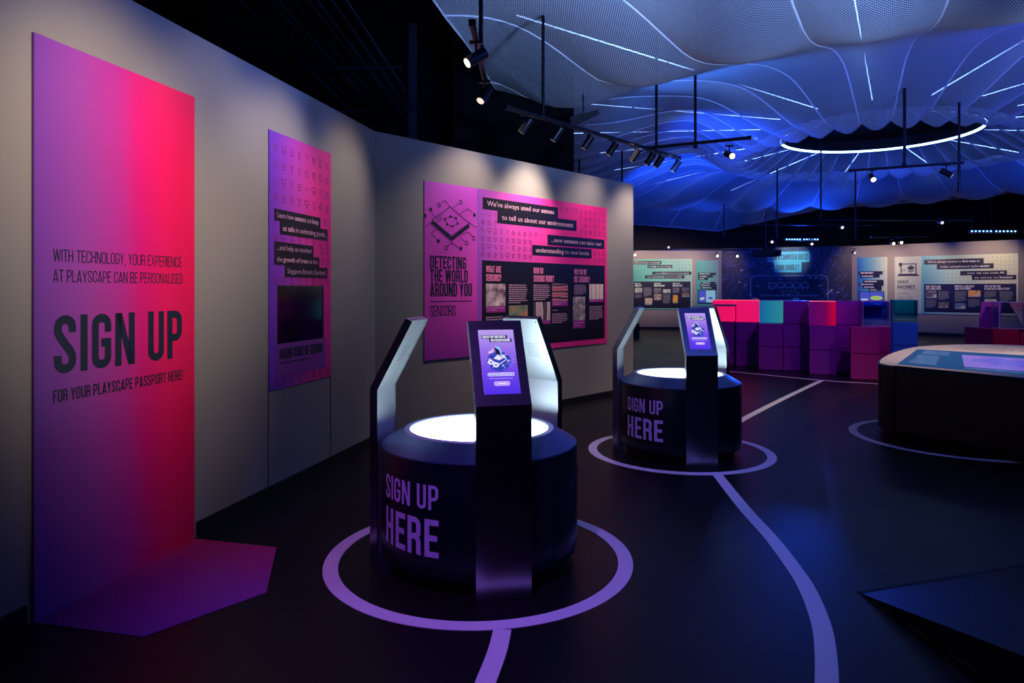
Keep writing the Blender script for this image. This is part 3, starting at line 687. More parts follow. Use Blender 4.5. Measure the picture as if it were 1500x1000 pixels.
bl = b_(.03, .445, .97, .975); flat(PBL, bl, .023, M_strip, g, 'text_board'); BB = Box(bl)
for x, l1, l2, w1, w2 in ((.02, 'WHAT IS', 'ROBOTICS?', .10, .12), (.36, 'HOW DOES', 'ROBOTICS WORK?', .12, .19), (.69, 'WHY DO WE', 'USE ROBOTICS?', .13, .17)):
    cp(g, PBL, l1, BB(x, .05, x+w1, .11), .025, M_greentxt, .16); cp(g, PBL, l2, BB(x, .125, x+w2, .19), .025, M_greentxt, .16)
for r, m in ((BB(.02, .23, .15, .43), farph[0]), (BB(.20, .62, .33, .88), farph[3]), (BB(.36, .46, .49, .70), farph[1]), (BB(.52, .29, .65, .44), farph[0]), (BB(.69, .51, .78, .82), farph[2]), (BB(.85, .41, .98, .58), farph[5])):
    ph(g, PBL, r, m, .12, .025, M_tealicon)
for r, n in ((BB(.18, .22, .32, .56), 9), (BB(.36, .24, .49, .43), 6), (BB(.52, .48, .65, .82), 9), (BB(.69, .23, .81, .45), 7), (BB(.85, .23, .98, .38), 5), (BB(.02, .48, .15, .62), 4)): pa(g, PBL, r, n, .025, M_greytxt, .5)
M_scr1 = mat('blue screen', (0, 0, 0), .3, emit=(0.10, 0.12, 0.75), strength=.6); M_scr2 = mat('pale cyan screen', (0, 0, 0), .3, emit=(0.35, 0.65, 0.9), strength=.6)
M_scrw = mat('white screen', (0, 0, 0), .3, emit=(0.75, 0.75, 1.0), strength=.6); M_scrg = mat('lime screen blob', (0, 0, 0), .3, emit=(0.55, 0.75, 0.15), strength=.6)
def narrow(pl, x0, yt, yb, x1, m, label, caps_, txtm, iconm, sx):
    g = empty('exhibit_panel', pl.P(pl.uv((x0+x1)/2, 400)[0], 0), 0, label, 'exhibit panel'); bpy.context.view_layer.update()
    R = prp(pl, x0, yt, yb, x1); slab(pl, R[0], R[1], R[2], R[3], 0, .02, 'board', m, g); b_ = Box(R)
    for rr, runs in caps_: caption(pl, b_(*rr), None, g, .023, txtm); q = b_(*rr); pa(g, pl, (q[0]+.05, q[1]+(q[3]-q[1])*.25, q[2]-.03, q[3]-(q[3]-q[1])*.2), 1, .025, txtm, .75)
    icon_grid(pl, *b_(.04, .03, .96, .34), 7, 5, .06, .021, iconm, g)
    s = empty('wall_screen', pl.P((R[0]+R[2])/2, b_(*sx)[1]), 0, 'small split screen mounted on the '+('green' if x0 < 1100 else 'pale blue')+' narrow panel', 'screen'); bpy.context.view_layer.update()
    q = b_(*sx); slab(pl, q[0]-.02, q[1]-.02, q[2]+.02, q[3]+.02, .02, .05, 'bezel', M_blackmetal, s)
    mid = q[0]+(q[2]-q[0])*.42; flat(pl, (q[0], q[1], mid, q[3]), .052, M_scr1, s, 'display'); flat(pl, (mid+.01, q[1], q[2], q[3]), .052, M_scr2 if x0 < 1100 else M_scr1, s, 'display')
    bm = nb()
    if x0 < 1100:
        letters(s, [lambda bm: ribbon(bm, [(q[0]+.05, q[1]+.12), (mid-.05, q[1]+.16)], False, .09, pl.fn(.054))], M_scrw, 'display_graphic')
        letters(s, [lambda bm: rect(bm, pl, mid+.1, q[1]+.12, q[2]-.1, q[1]+.2, .054)], M_scr1, 'display_graphic')
    else:
        letters(s, [lambda bm: ribbon(bm, arc((mid+q[2])/2, (q[1]+q[3])/2+.06, .15, .04, 0, 340, 10), True, .07, pl.fn(.054))], M_scrg, 'display_graphic')
        letters(s, [lambda bm: (rect(bm, pl, mid+.1, q[1]+.02, q[2]-.08, q[1]+.14, .054), rect(bm, pl, q[0]+.04, q[1]+.22, mid-.05, q[1]+.30, .054))], M_scrw, 'display_graphic')
narrow(PBL, 1020, 381.5, 458, 1052, ramp_mat('green gradient b', [(0, (0.04, 0.42, 0.34)), (1, (0.22, 0.55, 0.45))]), 'far narrow green panel above a small screen, beside the robots panel',
       [((.08, .235, .88, .28), 0), ((.08, .285, .75, .325), 0), ((.08, .33, .53, .37), 0), ((.2, .41, .88, .45), 0), ((.14, .455, .93, .495), 0), ((.2, .50, .93, .545), 0), ((.5, .55, .93, .58), 0)], M_greentxt, M_tealicon, (.1, .57, .86, .80))
M_bluecap = mat('navy caption print', (0.008, 0.010, 0.05), .4)
narrow(PBR, 1256, 377.5, 458, 1300, ramp_mat('blue gradient b', [(0, (0.02, 0.16, 0.62)), (.35, (0.10, 0.45, 0.65)), (1, (0.55, 0.68, 0.55))]), 'far narrow blue to cream panel above a small screen, left of the smart machines panel',
       [((.06, .25, .85, .31), 0), ((.10, .31, .75, .365), 0), ((.2, .405, .88, .46), 0), ((.06, .46, .88, .51), 0), ((.18, .51, .82, .56), 0), ((.38, .56, .82, .60), 0)], M_whitetxt, mat('sage icon print', (0.25, 0.38, 0.40), .5), (.1, .62, .88, .90))
# smart machines
g = empty('exhibit_panel', PBR.P(PBR.uv(1400, 400)[0], 0), 0, 'far wide pale panel titled SMART MACHINES with a laptop emblem', 'exhibit panel'); bpy.context.view_layer.update()
uL, vT = PBR.uv(1311, 376); uR, vT2 = PBR.uv(1492, 371); um, _ = PBR.uv(1350, 374); _, vB = PBR.uv(1311, 459); _, vB2 = PBR.uv(1492, 462)
vT = (vT+vT2)/2; vB = (vB+vB2)/2
slab(PBR, uL, vB, um, vT, 0, .025, 'side_board', mat('pale sage board', (0.50, 0.60, 0.53), .5), g)
R = (um, vB, uR, vT); slab(PBR, *R, 0, .02, 'board', ramp_mat('cyan cream gradient', [(0, (0.10, 0.50, 0.62)), (.3, (0.38, 0.66, 0.62)), (.7, (0.62, 0.72, 0.52)), (1, (0.60, 0.70, 0.52))]), g); b_ = Box(R)
bs = Box((uL, vB, um, vT))
cp(g, PBR, 'SMART', bs(.10, .415, .53, .475), .027, M_ink, .14); cp(g, PBR, 'MACHINES', bs(.10, .50, .76, .565), .027, M_ink, .14)
cp(g, PBR, 'AI/DATA', bs(.10, .62, .54, .675), .027, M_greytxt, .11); cp(g, PBR, 'ANALYTICS', bs(.10, .70, .68, .755), .027, M_greytxt, .09)
flat(PBR, bs(.10, .586, .90, .59), .027, M_ink, g, 'rule')
def laptop(bm):
    f = PBR.fn(.027)
    def rb(pp, t, c=False): ribbon(bm, [(bs(x, y, x, y)[0], bs(x, y, x, y)[1]) for x, y in pp], c, t, f)
    rb([(.24, .30), (.24, .13), (.80, .13), (.80, .30)], .03); rb([(.10, .335), (.92, .335)], .03); rb([(.14, .315), (.86, .315)], .045)
    rb(arc(.22, .14, .04, .022, 0, 340, 8), .05, True); rb([(.26, .22), (.42, .22)], .015); rb([(.26, .25), (.42, .25)], .015)
    rb([(.50, .20), (.61, .165), (.72, .20), (.61, .235)], .04, True); rb([(.55, .20), (.67, .20)], .06); rb([(.50, .24), (.61, .275), (.72, .24)], .03)
letters(g, [laptop], M_ink, 'laptop_emblem')
for rr, runs in ((b_(.03, .065, .66, .15), [("We've always wanted to ", 0), ('find ways', 1), (' to', 0)]), (b_(.17, .15, .76, .235), [('make complicated tasks ', 0), ('easier', 1)]),
                 (b_(.42, .27, .89, .345), [('... now we can train ', 0), ('AI', 1)]), (b_(.54, .345, .98, .42), [('to serve us ', 0), ('better', 1)])):
    caption(PBR, rr, runs, g, .023, M_whitetxt, .06)
icon_grid(PBR, *b_(.02, .02, .98, .47), 23, 7, .05, .021, mat('sage icon print', (0.25, 0.38, 0.40), .5), g)
bl = b_(.03, .485, .98, .965); flat(PBR, bl, .023, M_bluecap, g, 'text_board'); BB = Box(bl)
for x, l1, l2, w1, w2 in ((.02, 'WHAT ARE AI AND', 'DATA ANALYTICS?', .17, .175), (.35, 'HOW DO AI AND DATA', 'ANALYTICS WORK?', .21, .18), (.67, 'WHY DO WE USE', 'AI AND DATA ANALYTICS?', .17, .265)):
    cp(g, PBR, l1, BB(x, .05, x+w1, .12), .025, M_whitetxt, .16); cp(g, PBR, l2, BB(x, .135, x+w2, .205), .025, M_whitetxt, .16)
for r, m in ((BB(.02, .24, .145, .51), farph[4]), (BB(.165, .64, .28, .85), farph[5]), (BB(.35, .68, .47, .88), farph[6]), (BB(.495, .225, .63, .46), farph[7]), (BB(.67, .52, .80, .72), farph[0])):
    ph(g, PBR, r, m, .15, .025, M_greytxt)
for r, n in ((BB(.165, .25, .29, .56), 8), (BB(.02, .55, .145, .85), 8), (BB(.35, .25, .48, .62), 9), (BB(.495, .52, .63, .80), 7), (BB(.67, .25, .80, .47), 6), (BB(.83, .25, .97, .60), 8)): pa(g, PBR, r, n, .025, M_greytxt, .5)

# mural on the middle back wall
M_tealp = mat('turquoise plate', (0.10, 0.52, 0.56), .5); M_line = mat('pale mural line', (0.35, 0.38, 0.55), .5); M_dash = mat('blue mural dash', (0.06, 0.11, 0.42), .5)
g = empty('doodle_mural', PBM.P(PBM.uv(1155, 400)[0], 0), 0, 'mural of pale marks and doodles with turquoise title plates on the dark blue wall', 'mural'); bpy.context.view_layer.update()
r1 = prp(PBM, 1124, 369, 384.5, 1186); r2 = prp(PBM, 1134, 384.5, 399, 1174)
flat(PBM, r1, .02, M_tealp, g, 'title_plate', .018); flat(PBM, r2, .02, M_tealp, g, 'title_plate', .018)
q = Box(r1)(.09, .25, .95, .78); cp(g, PBM, 'CAN A COMPUTER GUESS', q, .0215, M_ink, .13); q = Box(r2)(.08, .22, .92, .78); cp(g, PBM, 'YOUR DOODLE?', q, .0215, M_ink, .13)
def frame(bm):
    f = PBM.fn(.004); u0, v0, u1, v1 = prp(PBM, 1099.5, 404, 462, 1213); r = .18
    ribbon(bm, [(u0, v0)]+arc(u0+r, v1-r, r, r, 180, 90)+arc(u1-r, v1-r, r, r, 90, 0)+[(u1, v0)], False, .03, f)
def frame2(bm):
    f = PBM.fn(.004); u0, v0, u1, v1 = prp(PBM, 1095, 409, 462, 1219); r = .22
    ribbon(bm, [(u0, v0)]+arc(u0+r, v1-r, r, r, 180, 90)+arc(u1-r, v1-r, r, r, 90, 0)+[(u1, v0)], False, .015, f)
letters(g, [frame], M_line, 'drawn_frame'); letters(g, [frame2], M_dash, 'drawn_frame')
def doodles(bm):
    f = PBM.fn(.004)
    for k, cx in enumerate((1131, 1143.5, 1155.5, 1167, 1179)):
        c = PBM.uv(cx, 417.5)
        rr = random.Random(k); pp = [(c[0]+(.10+rr.random()*.06)*math.cos(a)*(1.0), c[1]+(.07+rr.random()*.07)*math.sin(a)) for a in [i*PI/6 for i in range(12)]]
        ribbon(bm, pp, True, .02, f)
        ribbon(bm, [(c[0]-.06, c[1]-.02), (c[0]-.06, c[1]-.17)], False, .02, f); ribbon(bm, [(c[0]+.05, c[1]+.0), (c[0]+.07, c[1]-.15)], False, .02, f)
letters(g, [doodles], M_whitetxt, 'animal_doodle')
def mtext(bm):
    u0, v0 = PBM.uv(1143, 427); u1, _ = PBM.uv(1166, 427); fonts(bm, [('Is this an elephant?', 0)], PBM.fn(.004), u0, v0, .085, u1-u0)
    u0, v0 = PBM.uv(1112, 433.5); u1, _ = PBM.uv(1199, 433); fonts(bm, [('The Artificial Intelligence in this computer has been trained to', 0)], PBM.fn(.004), u0, v0, .09, u1-u0)
letters(g, [mtext], M_whitetxt)
def dashes(bm):
    f = PBM.fn(.003); rr = random.Random(3); wl_ = (Vector(B2)-Vector(B1)).length
    for i in range(420):
        u = rr.uniform(.15, wl_-.2); v = rr.uniform(1.0, 2.9); a = math.atan2(v-1.7, u-2.1)+rr.uniform(-.5, .5)+.9; l = rr.uniform(.05, .22)
        if 1.0 < u < 3.2 and v < 2.0: continue
        ribbon(bm, [(u, v), (u+l*math.cos(a), v+l*math.sin(a))], False, rr.uniform(.012, .03), f)
o = letters(g, [dashes], M_dash, 'drawn_marks'); o['kind'] = 'stuff'
def wdash(bm):
    rr = random.Random(9)
    for i in range(22):
        u = rr.uniform(.2, 4.0); v = rr.uniform(1.3, 2.8); ribbon(bm, [(u, v), (u+.08, v+rr.uniform(-.05, .05))], False, .03, PBM.fn(.0045))
o = letters(g, [wdash], M_whitetxt, 'drawn_marks'); o['kind'] = 'stuff'

# ================================================================== FLOOR LINES
M_tape2 = M_tape
def ring_floor(c, R, wdt, label, name='floor_ring'):
    bm = nb(); n = 128
    A = [(R*math.cos(2*PI*i/n), R*math.sin(2*PI*i/n)) for i in range(n)]; k = (R-wdt)/R
    for z, fl_ in ((.003, 0),):
        V = [bm.verts.new((x, y, z)) for x, y in A]; W = [bm.verts.new((x*k, y*k, z)) for x, y in A]; V0 = [bm.verts.new((x, y, .0004)) for x, y in A]; W0 = [bm.verts.new((x*k, y*k, .0004)) for x, y in A]
        for i in range(n):
            j = (i+1) % n; bm.faces.new((V[i], V[j], W[j], W[i])); bm.faces.new((V0[i], V0[j], V[j], V[i])); bm.faces.new((W[i], W[j], W0[j], W0[i]))
    o = obj(name, bm, M_tape); o.location = (c[0], c[1], 0); return tag(o, label, 'floor marking')
K1 = (-.178, 3.735); K2 = (1.515, 6.17)
ring_floor(K1, .828, .078, 'white ring on the floor around the nearest round kiosk')
ring_floor(K2, .82, .078, 'white ring on the floor around the second round kiosk')
ring_floor((4.4, 6.7), .985, .078, 'white ring on the floor under the touch screen table')
def strip(pts, wdt, label):
    P = [floor_pt(*p) for p in pts]; bm = nb()
    # smooth
    Q = []
    for i in range(len(P)-1):
        p0 = P[max(0, i-1)]; p1 = P[i]; p2 = P[i+1]; p3 = P[min(len(P)-1, i+2)]
        for s_ in range(8):
            t = s_/8; Q.append(.5*((2*p1)+(-p0+p2)*t+(2*p0-5*p1+4*p2-p3)*t*t+(-p0+3*p1-3*p2+p3)*t**3))
    Q.append(P[-1])
    ribbon(bm, [(q.x, q.y) for q in Q], False, wdt, lambda x, y: Vector((x, y, .0022)))
    return tag(obj('floor_line', bm, M_tape), label, 'floor marking')
strip([(1050, 694), (1090, 744), (1128, 786), (1158, 825), (1181, 860), (1201, 908), (1209, 950), (1211, 1010), (1205, 1090)], .082, 'white line curving from the second kiosk ring towards the lower edge')
strip([(736, 922), (728, 955), (711, 1000), (695, 1040)], .078, 'short white line running forward from the nearest kiosk ring')
strip([(1060, 634), (1089, 614), (1150, 582.5), (1203, 557.5)], .082, 'straight white line from the second kiosk towards the purple cubes')
strip([(1030, 541), (1091, 546), (1204, 557), (1288, 562.4), (1340, 567)], .07, 'thin white line crossing in front of the purple cubes')

# ================================================================== KIOSK
kiosk = empty('sign_up_kiosk', (K1[0], K1[1], 0), rad(-76), 'nearest round black kiosk with three leaning steel screen posts and a glowing white top', 'kiosk', 'round sign up kiosks')
bm = nb(); lathe(bm, [(0, .0), (.47, .0), (.47, .07)]); obj('plinth', bm, M_black, kiosk, True)
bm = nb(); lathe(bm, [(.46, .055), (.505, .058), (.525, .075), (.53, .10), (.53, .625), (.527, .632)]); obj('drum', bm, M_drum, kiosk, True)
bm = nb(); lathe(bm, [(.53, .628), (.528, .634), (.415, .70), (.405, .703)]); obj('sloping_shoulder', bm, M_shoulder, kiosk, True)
bm = nb(); lathe(bm, [(.408, .700), (.404, .706), (.378, .706), (.374, .698)]); obj('top_rim', bm, M_rim, kiosk, True)
bm = nb(); lathe(bm, [(.376, .699), (.36, .7005), (0, .7005)]); obj('glowing_top', bm, M_disc, kiosk, True)
# access door with grip slot
bm = nb()
def curved(bm, a0, a1, z0, z1, r, dr, n=12):
    for i in range(n):
        t0 = rad(a0+(a1-a0)*i/n); t1 = rad(a0+(a1-a0)*(i+1)/n)
        quad(bm, [(r*math.cos(t0), r*math.sin(t0), z0), (r*math.cos(t1), r*math.sin(t1), z0), (r*math.cos(t1), r*math.sin(t1), z1), (r*math.cos(t0), r*math.sin(t0), z1)])
    for t in (rad(a0), rad(a1)):
        quad(bm, [((r-dr)*math.cos(t), (r-dr)*math.sin(t), z0), (r*math.cos(t), r*math.sin(t), z0), (r*math.cos(t), r*math.sin(t), z1), ((r-dr)*math.cos(t), (r-dr)*math.sin(t), z1)])
curved(bm, 33, 74, .11, .52, .533, .003); dr_ = obj('access_door', bm, M_drum, kiosk, False)
bm = nb(); curved(bm, 48, 70, .485, .505, .535, .003); obj('grip_slot', bm, M_black, dr_)
# lettering on the drum
def drumfn(r): return lambda x, z: Vector((r*math.cos(x/r), r*math.sin(x/r), z))
R_ = .532; ac = rad(-53.5)*R_; half = rad(21)*R_
for txt, z0, h, t in (('SIGN UP', .405, .118, .14), ('HERE', .180, .180, .155)):
    bm = nb(); caps(bm, txt, drumfn(R_), ac-half, z0, h, 2*half, t, seg=.02); obj('lettering', bm, M_drumtxt, kiosk)

# posts
M_scr = ramp_mat('purple screen gradient', [(0, (0.075, 0.03, 0.80)), (.35, (0.16, 0.06, 0.80)), (.65, (0.30, 0.15, 0.80)), (1, (0.48, 0.34, 0.85))], axis='Z', rough=.3, emit=1.0)
M_sp = mat('screen plate', (0, 0, 0), .3, emit=(0.012, 0.006, 0.07), strength=1); M_sw = mat('screen white', (0, 0, 0), .3, emit=(0.80, 0.80, 1.0), strength=1)
M_slil = mat('screen lilac', (0, 0, 0), .3, emit=(0.55, 0.38, 0.9), strength=1); M_sblue = mat('screen blue', (0, 0, 0), .3, emit=(0.03, 0.05, 0.45), strength=1)
M_scy = mat('screen cyan', (0, 0, 0), .3, emit=(0.25, 0.55, 0.95), strength=1); M_spk = mat('screen pink', (0, 0, 0), .3, emit=(0.85, 0.45, 0.75), strength=1)
PW = .266; OR = .585; BH = .915; TR = .378; TH = 1.300; DP_ = .042
def post(angle):
    p = empty('screen_post', (0, 0, 0), rad(angle)); p.parent = kiosk
    sl = Vector((TR-OR, 0, TH-BH)); L = sl.length; sd = sl.normalized(); nn = Vector((sd.z, 0, -sd.x))   # outward normal of the leaning plate
    outer = [Vector((OR, 0, .0)), Vector((OR, 0, BH)), Vector((TR, 0, TH))]
    inn = lambda d: [Vector((OR-d, 0, .0)), Vector((OR-d, 0, BH-d*.25)), Vector((TR, 0, TH))-nn*d]
    def sheet(bm, A, Bp, y0, y1):
        n = len(A); ring = A+Bp[::-1]
        V0 = [bm.verts.new((q.x, y0, q.z)) for q in ring]; V1 = [bm.verts.new((q.x, y1, q.z)) for q in ring]
        m = len(ring)
        for i in range(m): bm.faces.new((V0[i], V0[(i+1) % m], V1[(i+1) % m], V1[i]))
        for i in range(n-1):
            bm.faces.new((V0[i], V0[i+1], V0[m-2-i], V0[m-1-i])); bm.faces.new((V1[i+1], V1[i], V1[m-1-i], V1[m-2-i]))
    bm = nb(); sheet(bm, outer, inn(.006), -PW/2, PW/2); bmesh.ops.recalc_face_normals(bm, faces=bm.faces); face = obj('face_plate', bm, M_steel, p)
    bm = nb(); sheet(bm, inn(.0065), inn(.034), -PW/2+.005, PW/2-.005); bmesh.ops.recalc_face_normals(bm, faces=bm.faces); obj('inner_tray', bm, M_steelin, p)
    for y in (-1, 1):
        bm = nb(); ya = y*PW/2; yb = y*(PW/2-.005); sheet(bm, inn(.006), inn(DP_), min(ya, yb), max(ya, yb)); bmesh.ops.recalc_face_normals(bm, faces=bm.faces); obj('side_flange', bm, M_steel, p)
    # perforations and screws of the tray
    bm = nb(); base = Vector((OR, 0, BH))
    fin = lambda x, z, d: base+sd*z+Vector((0, x, 0))+nn*d
    for i in range(9):
        for j in range(9):
            x = -.05+i*.009; z = .18+j*.011
            ps = [fin(x+.0022*math.cos(a), z+.0022*math.sin(a), -.0346) for a in (0, PI/3, 2*PI/3, PI, 4*PI/3, 5*PI/3)]; bm.faces.new([bm.verts.new(q) for q in ps])
    o = obj('speaker_holes', bm, M_black, p); o['kind'] = 'stuff'
    bm = nb()
    for x, z in ((-.11, L-.02), (.11, L-.02), (-.115, .2), (.115, .2)):
        q = fin(x, z, -.034); cyl(bm, q, q-nn*.002, .0035, 8)
    obj('screws', bm, M_black, p)
    # screen on the leaning plate; local frame: X across, Z up the slope
    y0 = .66*PW/2; z0 = .13*L; z1 = .885*L
    Mx = Matrix((Vector((0, 1, 0)), nn*-1, sd)).transposed().to_4x4()
    if Mx.determinant() < 0: pass
    Mx.translation = base
    def place(bm, name, m, par):
        o = obj(name, bm, m, par); o.matrix_local = Mx; return o
    bm = nb(); box(bm, (0, -.0008, (z0+z1)/2), (2*y0, .0016, z1-z0)); s = bpy.data.objects.new('screen', None)
    s = place(bm, 'screen', M_scr, p)
    W = 2*y0; Hh = z1-z0
    def sub(name, m, fnc, d):
        bm = nb(); fnc(bm, lambda x, y: Vector((-W/2+x*W, -d, z0+(1-y)*Hh)), lambda x, z: Vector((x, -d, z)))
        o = obj(name, bm, m, s); return o
    def R4(bm, T, a, b, c, d_): quad(bm, [T(a, d_), T(c, d_), T(c, b), T(a, b)])
    sub('title_plate', M_sp, lambda bm, T, F: (R4(bm, T, .08, .09, .80, .145), R4(bm, T, .29, .145, .92, .20)), .0024)
    def ttl(bm, T, F):
        caps(bm, 'SIGN UP FOR YOUR DIGITAL', F, -W/2+.10*W, z0+(1-.137)*Hh, .04*Hh, .66*W, .15)
        caps(bm, '#PLAYSCAPEPASSPORT', F, -W/2+.33*W, z0+(1-.192)*Hh, .042*Hh, .55*W, .15)
    sub('title_lettering', M_sw, ttl, .003)
    def halo(bm, T, F):
        rr = random.Random(5)
        bm.faces.new([bm.verts.new(T(.50+(.30+.05*rr.random())*math.cos(a), .50+(.14+.02*rr.random())*math.sin(a))) for a in [-i*PI/12 for i in range(24)]])
    sub('illustration', M_sblue, halo, .0022)
    def plat(bm, T, F):
        bm.faces.new([bm.verts.new(T(*q)) for q in ((.28, .49), (.50, .555), (.72, .48), (.66, .405), (.50, .39))][::-1])
        for cx, cy in ((.27, .515), (.40, .56)): ribbon(bm, [(T(cx+.06*math.cos(a), cy+.026*math.sin(a)).x, T(cx+.06*math.cos(a), cy+.026*math.sin(a)).z) for a in [i*PI/5 for i in range(10)]], True, .009, F)
        bm.faces.new([bm.verts.new(T(*q)) for q in ((.22, .37), (.24, .35), (.30, .34), (.30, .37))])
    sub('illustration', M_sw, plat, .0028)
    sub('illustration', M_scy, lambda bm, T, F: bm.faces.new([bm.verts.new(T(*q)) for q in ((.42, .26), (.56, .28), (.62, .44), (.48, .42))]), .0030)
    sub('illustration', M_sp, lambda bm, T, F: bm.faces.new([bm.verts.new(T(*q)) for q in ((.40, .28), (.53, .33), (.57, .41), (.44, .39))]), .0033)
    sub('illustration', M_spk, lambda bm, T, F: (bm.faces.new([bm.verts.new(T(*q)) for q in ((.30, .33), (.38, .29), (.38, .34), (.32, .38))]), bm.faces.new([bm.verts.new(T(*q)) for q in ((.44, .395), (.62, .445), (.62, .465), (.50, .43))])), .0031)
    def cubes_(bm, T, F):
        for cx, cy, w_ in ((.24, .47, .05), (.76, .50, .05), (.60, .57, .045), (.32, .585, .03), (.70, .40, .03)):
            bm.faces.new([bm.verts.new(T(*q)) for q in ((cx-w_, cy), (cx, cy+w_*.45), (cx+w_, cy), (cx, cy-w_*.45))])
    sub('illustration', M_slil, cubes_, .00245)
    def dots_(bm, T, F):
        rr = random.Random(11)
        for k in range(26):
            a = rr.uniform(0, 6.28); q = rr.uniform(.24, .40); cx = .5+q*math.cos(a); cy = .48+q*.42*math.sin(a); w_ = rr.uniform(.006, .016)
            R4(bm, T, cx-w_, cy-w_*.4, cx+w_, cy+w_*.4)
    o = sub('illustration_dots', M_scy, dots_, .00235); o['kind'] = 'stuff'
    sub('illustration', M_sblue, lambda bm, T, F: bm.faces.new([bm.verts.new(T(*q)) for q in ((.30, .49), (.50, .54), (.70, .475), (.64, .45), (.50, .49), (.34, .455))]), .0029)
    def body(bm, T, F):
        rr = random.Random(2)
        for k, y in enumerate((.685, .705, .725)):
            x = .16-(.03 if k == 1 else 0)
            while x < .86: wd_ = rr.uniform(.04, .10); R4(bm, T, x, y-.006, min(x+wd_, .88), y+.006); x += wd_+.012
        R4(bm, T, .17, .765, .83, .769)
    sub('small_print', M_sw, body, .0026)
    def pill(bm, T, F):
        pts = arc(.34, .845, .055, .036, 90, 270)+arc(.68, .845, .055, .036, 270, 450); bm.faces.new([bm.verts.new(T(*q)) for q in pts][::-1])
    sub('button', M_slil, pill, .0026)
    sub('button_lettering', M_sw, lambda bm, T, F: R4(bm, T, .40, .838, .62, .852), .003)
    return p
post(0); post(-117); post(126)
k2 = copy_tree(kiosk); k2.location = (K2[0], K2[1], 0); k2.rotation_euler.z = rad(-86)
k2['label'] = 'second round black kiosk farther off, ringed in white, near the end of the middle wall'

# ================================================================== TOUCH TABLE
tp = [(3.66, 6.70), (3.64, 6.86), (3.98, 7.34), (4.5, 8.06), (5.13, 8.75), (5.67, 9.1), (6.30, 9.25), (6.85, 9.0), (7.3, 8.3), (7.45, 7.3), (7.3, 6.3), (6.8, 5.3), (6.1, 4.45), (5.55, 4.0), (5.3, 3.9), (5.12, 4.03), (4.25, 5.63)]
def smooth_poly(pts, n=5):
    P = [Vector(p) for p in pts]; out = []; N = len(P)
    for i in range(N-1):
        p0 = P[i-1]; p1 = P[i]; p2 = P[i+1]; p3 = P[(i+2) % N]
        for k in range(n):
            t = k/n; out.append(.5*((2*p1)+(-p0+p2)*t+(2*p0-5*p1+4*p2-p3)*t*t+(-p0+3*p1-3*p2+p3)*t**3))
    out.append(P[-1]); return out
tp = [(3.80, 6.46), (3.70, 6.62), (3.665, 6.74), (3.70, 6.90)]+[(3.98, 7.36)]+tp[3:-1]+[(4.25, 5.66)]
tp = smooth_poly(tp[:-1])+[Vector(tp[-1])]
def inset(pts, d):
    n = len(pts); P = [Vector(p) for p in pts]; out = []
    for i in range(n):
        d0 = (P[i]-P[i-1]).normalized(); d1 = (P[(i+1) % n]-P[i]).normalized()
        n0 = Vector((d0.y, -d0.x)); n1 = Vector((d1.y, -d1.x)); m = (n0+n1).normalized(); out.append(P[i]+m*d/max(.5, m.dot(n0)))
    return out
TH_ = .72
tb = empty('touch_table', (5.4, 6.8, 0), 0, 'large rounded black table with a pale top and sunken touch screens', 'table')
tinv = Matrix.Translation((-5.4, -6.8, 0))
def tobj(name, bm, m, par=None, sm=False):
    o = obj(name, bm, m, par or tb, sm); o.matrix_parent_inverse = tinv if not par else Matrix.Identity(4); return o
tcn = sum(tp, Vector((0, 0)))/len(tp)
bm = nb(); prism(bm, [tcn+(p-tcn)*.94 for p in tp], 0, .10); tobj('plinth', bm, M_black)
bm = nb(); prism(bm, inset(tp, .0), .09, .685); tobj('body', bm, mat('matt black laminate', (0.004, 0.005, 0.010), .45))
bm = nb(); prism(bm, inset(tp, -.005), .686, .712); tobj('edge_band', bm, mat('navy edge band', (0.02, 0.07, 0.16), .25, .3))
M_top = mat('pale table top', (0.62, 0.52, 0.50), .5)
bm = nb(); prism(bm, inset(tp, .015), .7125, TH_); tobj('top', bm, M_top)
sc = [(3.80, 6.73), (5.00, 8.42), (6.50, 6.8), (5.42, 4.40)]
def frm(u, v):   # bilinear in the screen quad: u along the front edge, v inwards
    a = Vector(sc[0]).lerp(Vector(sc[3]), u); b_2 = Vector(sc[1]).lerp(Vector(sc[2]), u); return a.lerp(b_2, v)
M_tscr = mat('deep blue table screen', (0.01, 0.04, 0.10), .35, emit=(0.004, 0.055, 0.19), strength=.75, spec=.06)
bm = nb(); prism(bm, [frm(0, 0), frm(0, 1), frm(1, 1), frm(1, 0)][::-1], TH_, TH_+.004); scr = tobj('touch_screen', bm, M_tscr)
M_tp = photo_mat('map print', [(.1, .06, .5), (.3, .2, .8), (.35, .25, .85)], 4)
mw = ramp_mat('violet window', [(0, (0.16, 0.12, 0.66)), (1, (0.26, 0.16, 0.70))], axis='Y', emit=.8, rough=.2)
def tq(u0, v0, u1, v1, z0, z1): return ([frm(u0, v0), frm(u0, v1), frm(u1, v1), frm(u1, v0)][::-1], z0, z1)
def sobj(name, q, m): 
    bm = nb(); prism(bm, *q); o = obj(name, bm, m, scr); return o
sobj('map_window', tq(.21, .14, .56, .78, TH_+.0045, TH_+.0055), mw)
mi = mat('indigo map shape', (0, 0, 0), .2, emit=(0.10, 0.09, 0.55), strength=1)
bm = nb(); rr = random.Random(4)
pp = [frm(.385+.12*math.cos(a)*(1+.3*rr.random()), .5+.17*math.sin(a)*(.7+.6*rr.random())) for a in [i*PI/12 for i in range(24)]]
prism(bm, pp, TH_+.0056, TH_+.0064); obj('map_shape', bm, mi, scr)
mb_ = mat('blue screen window', (0, 0, 0), .2, emit=(0.008, 0.07, 0.22), strength=1)
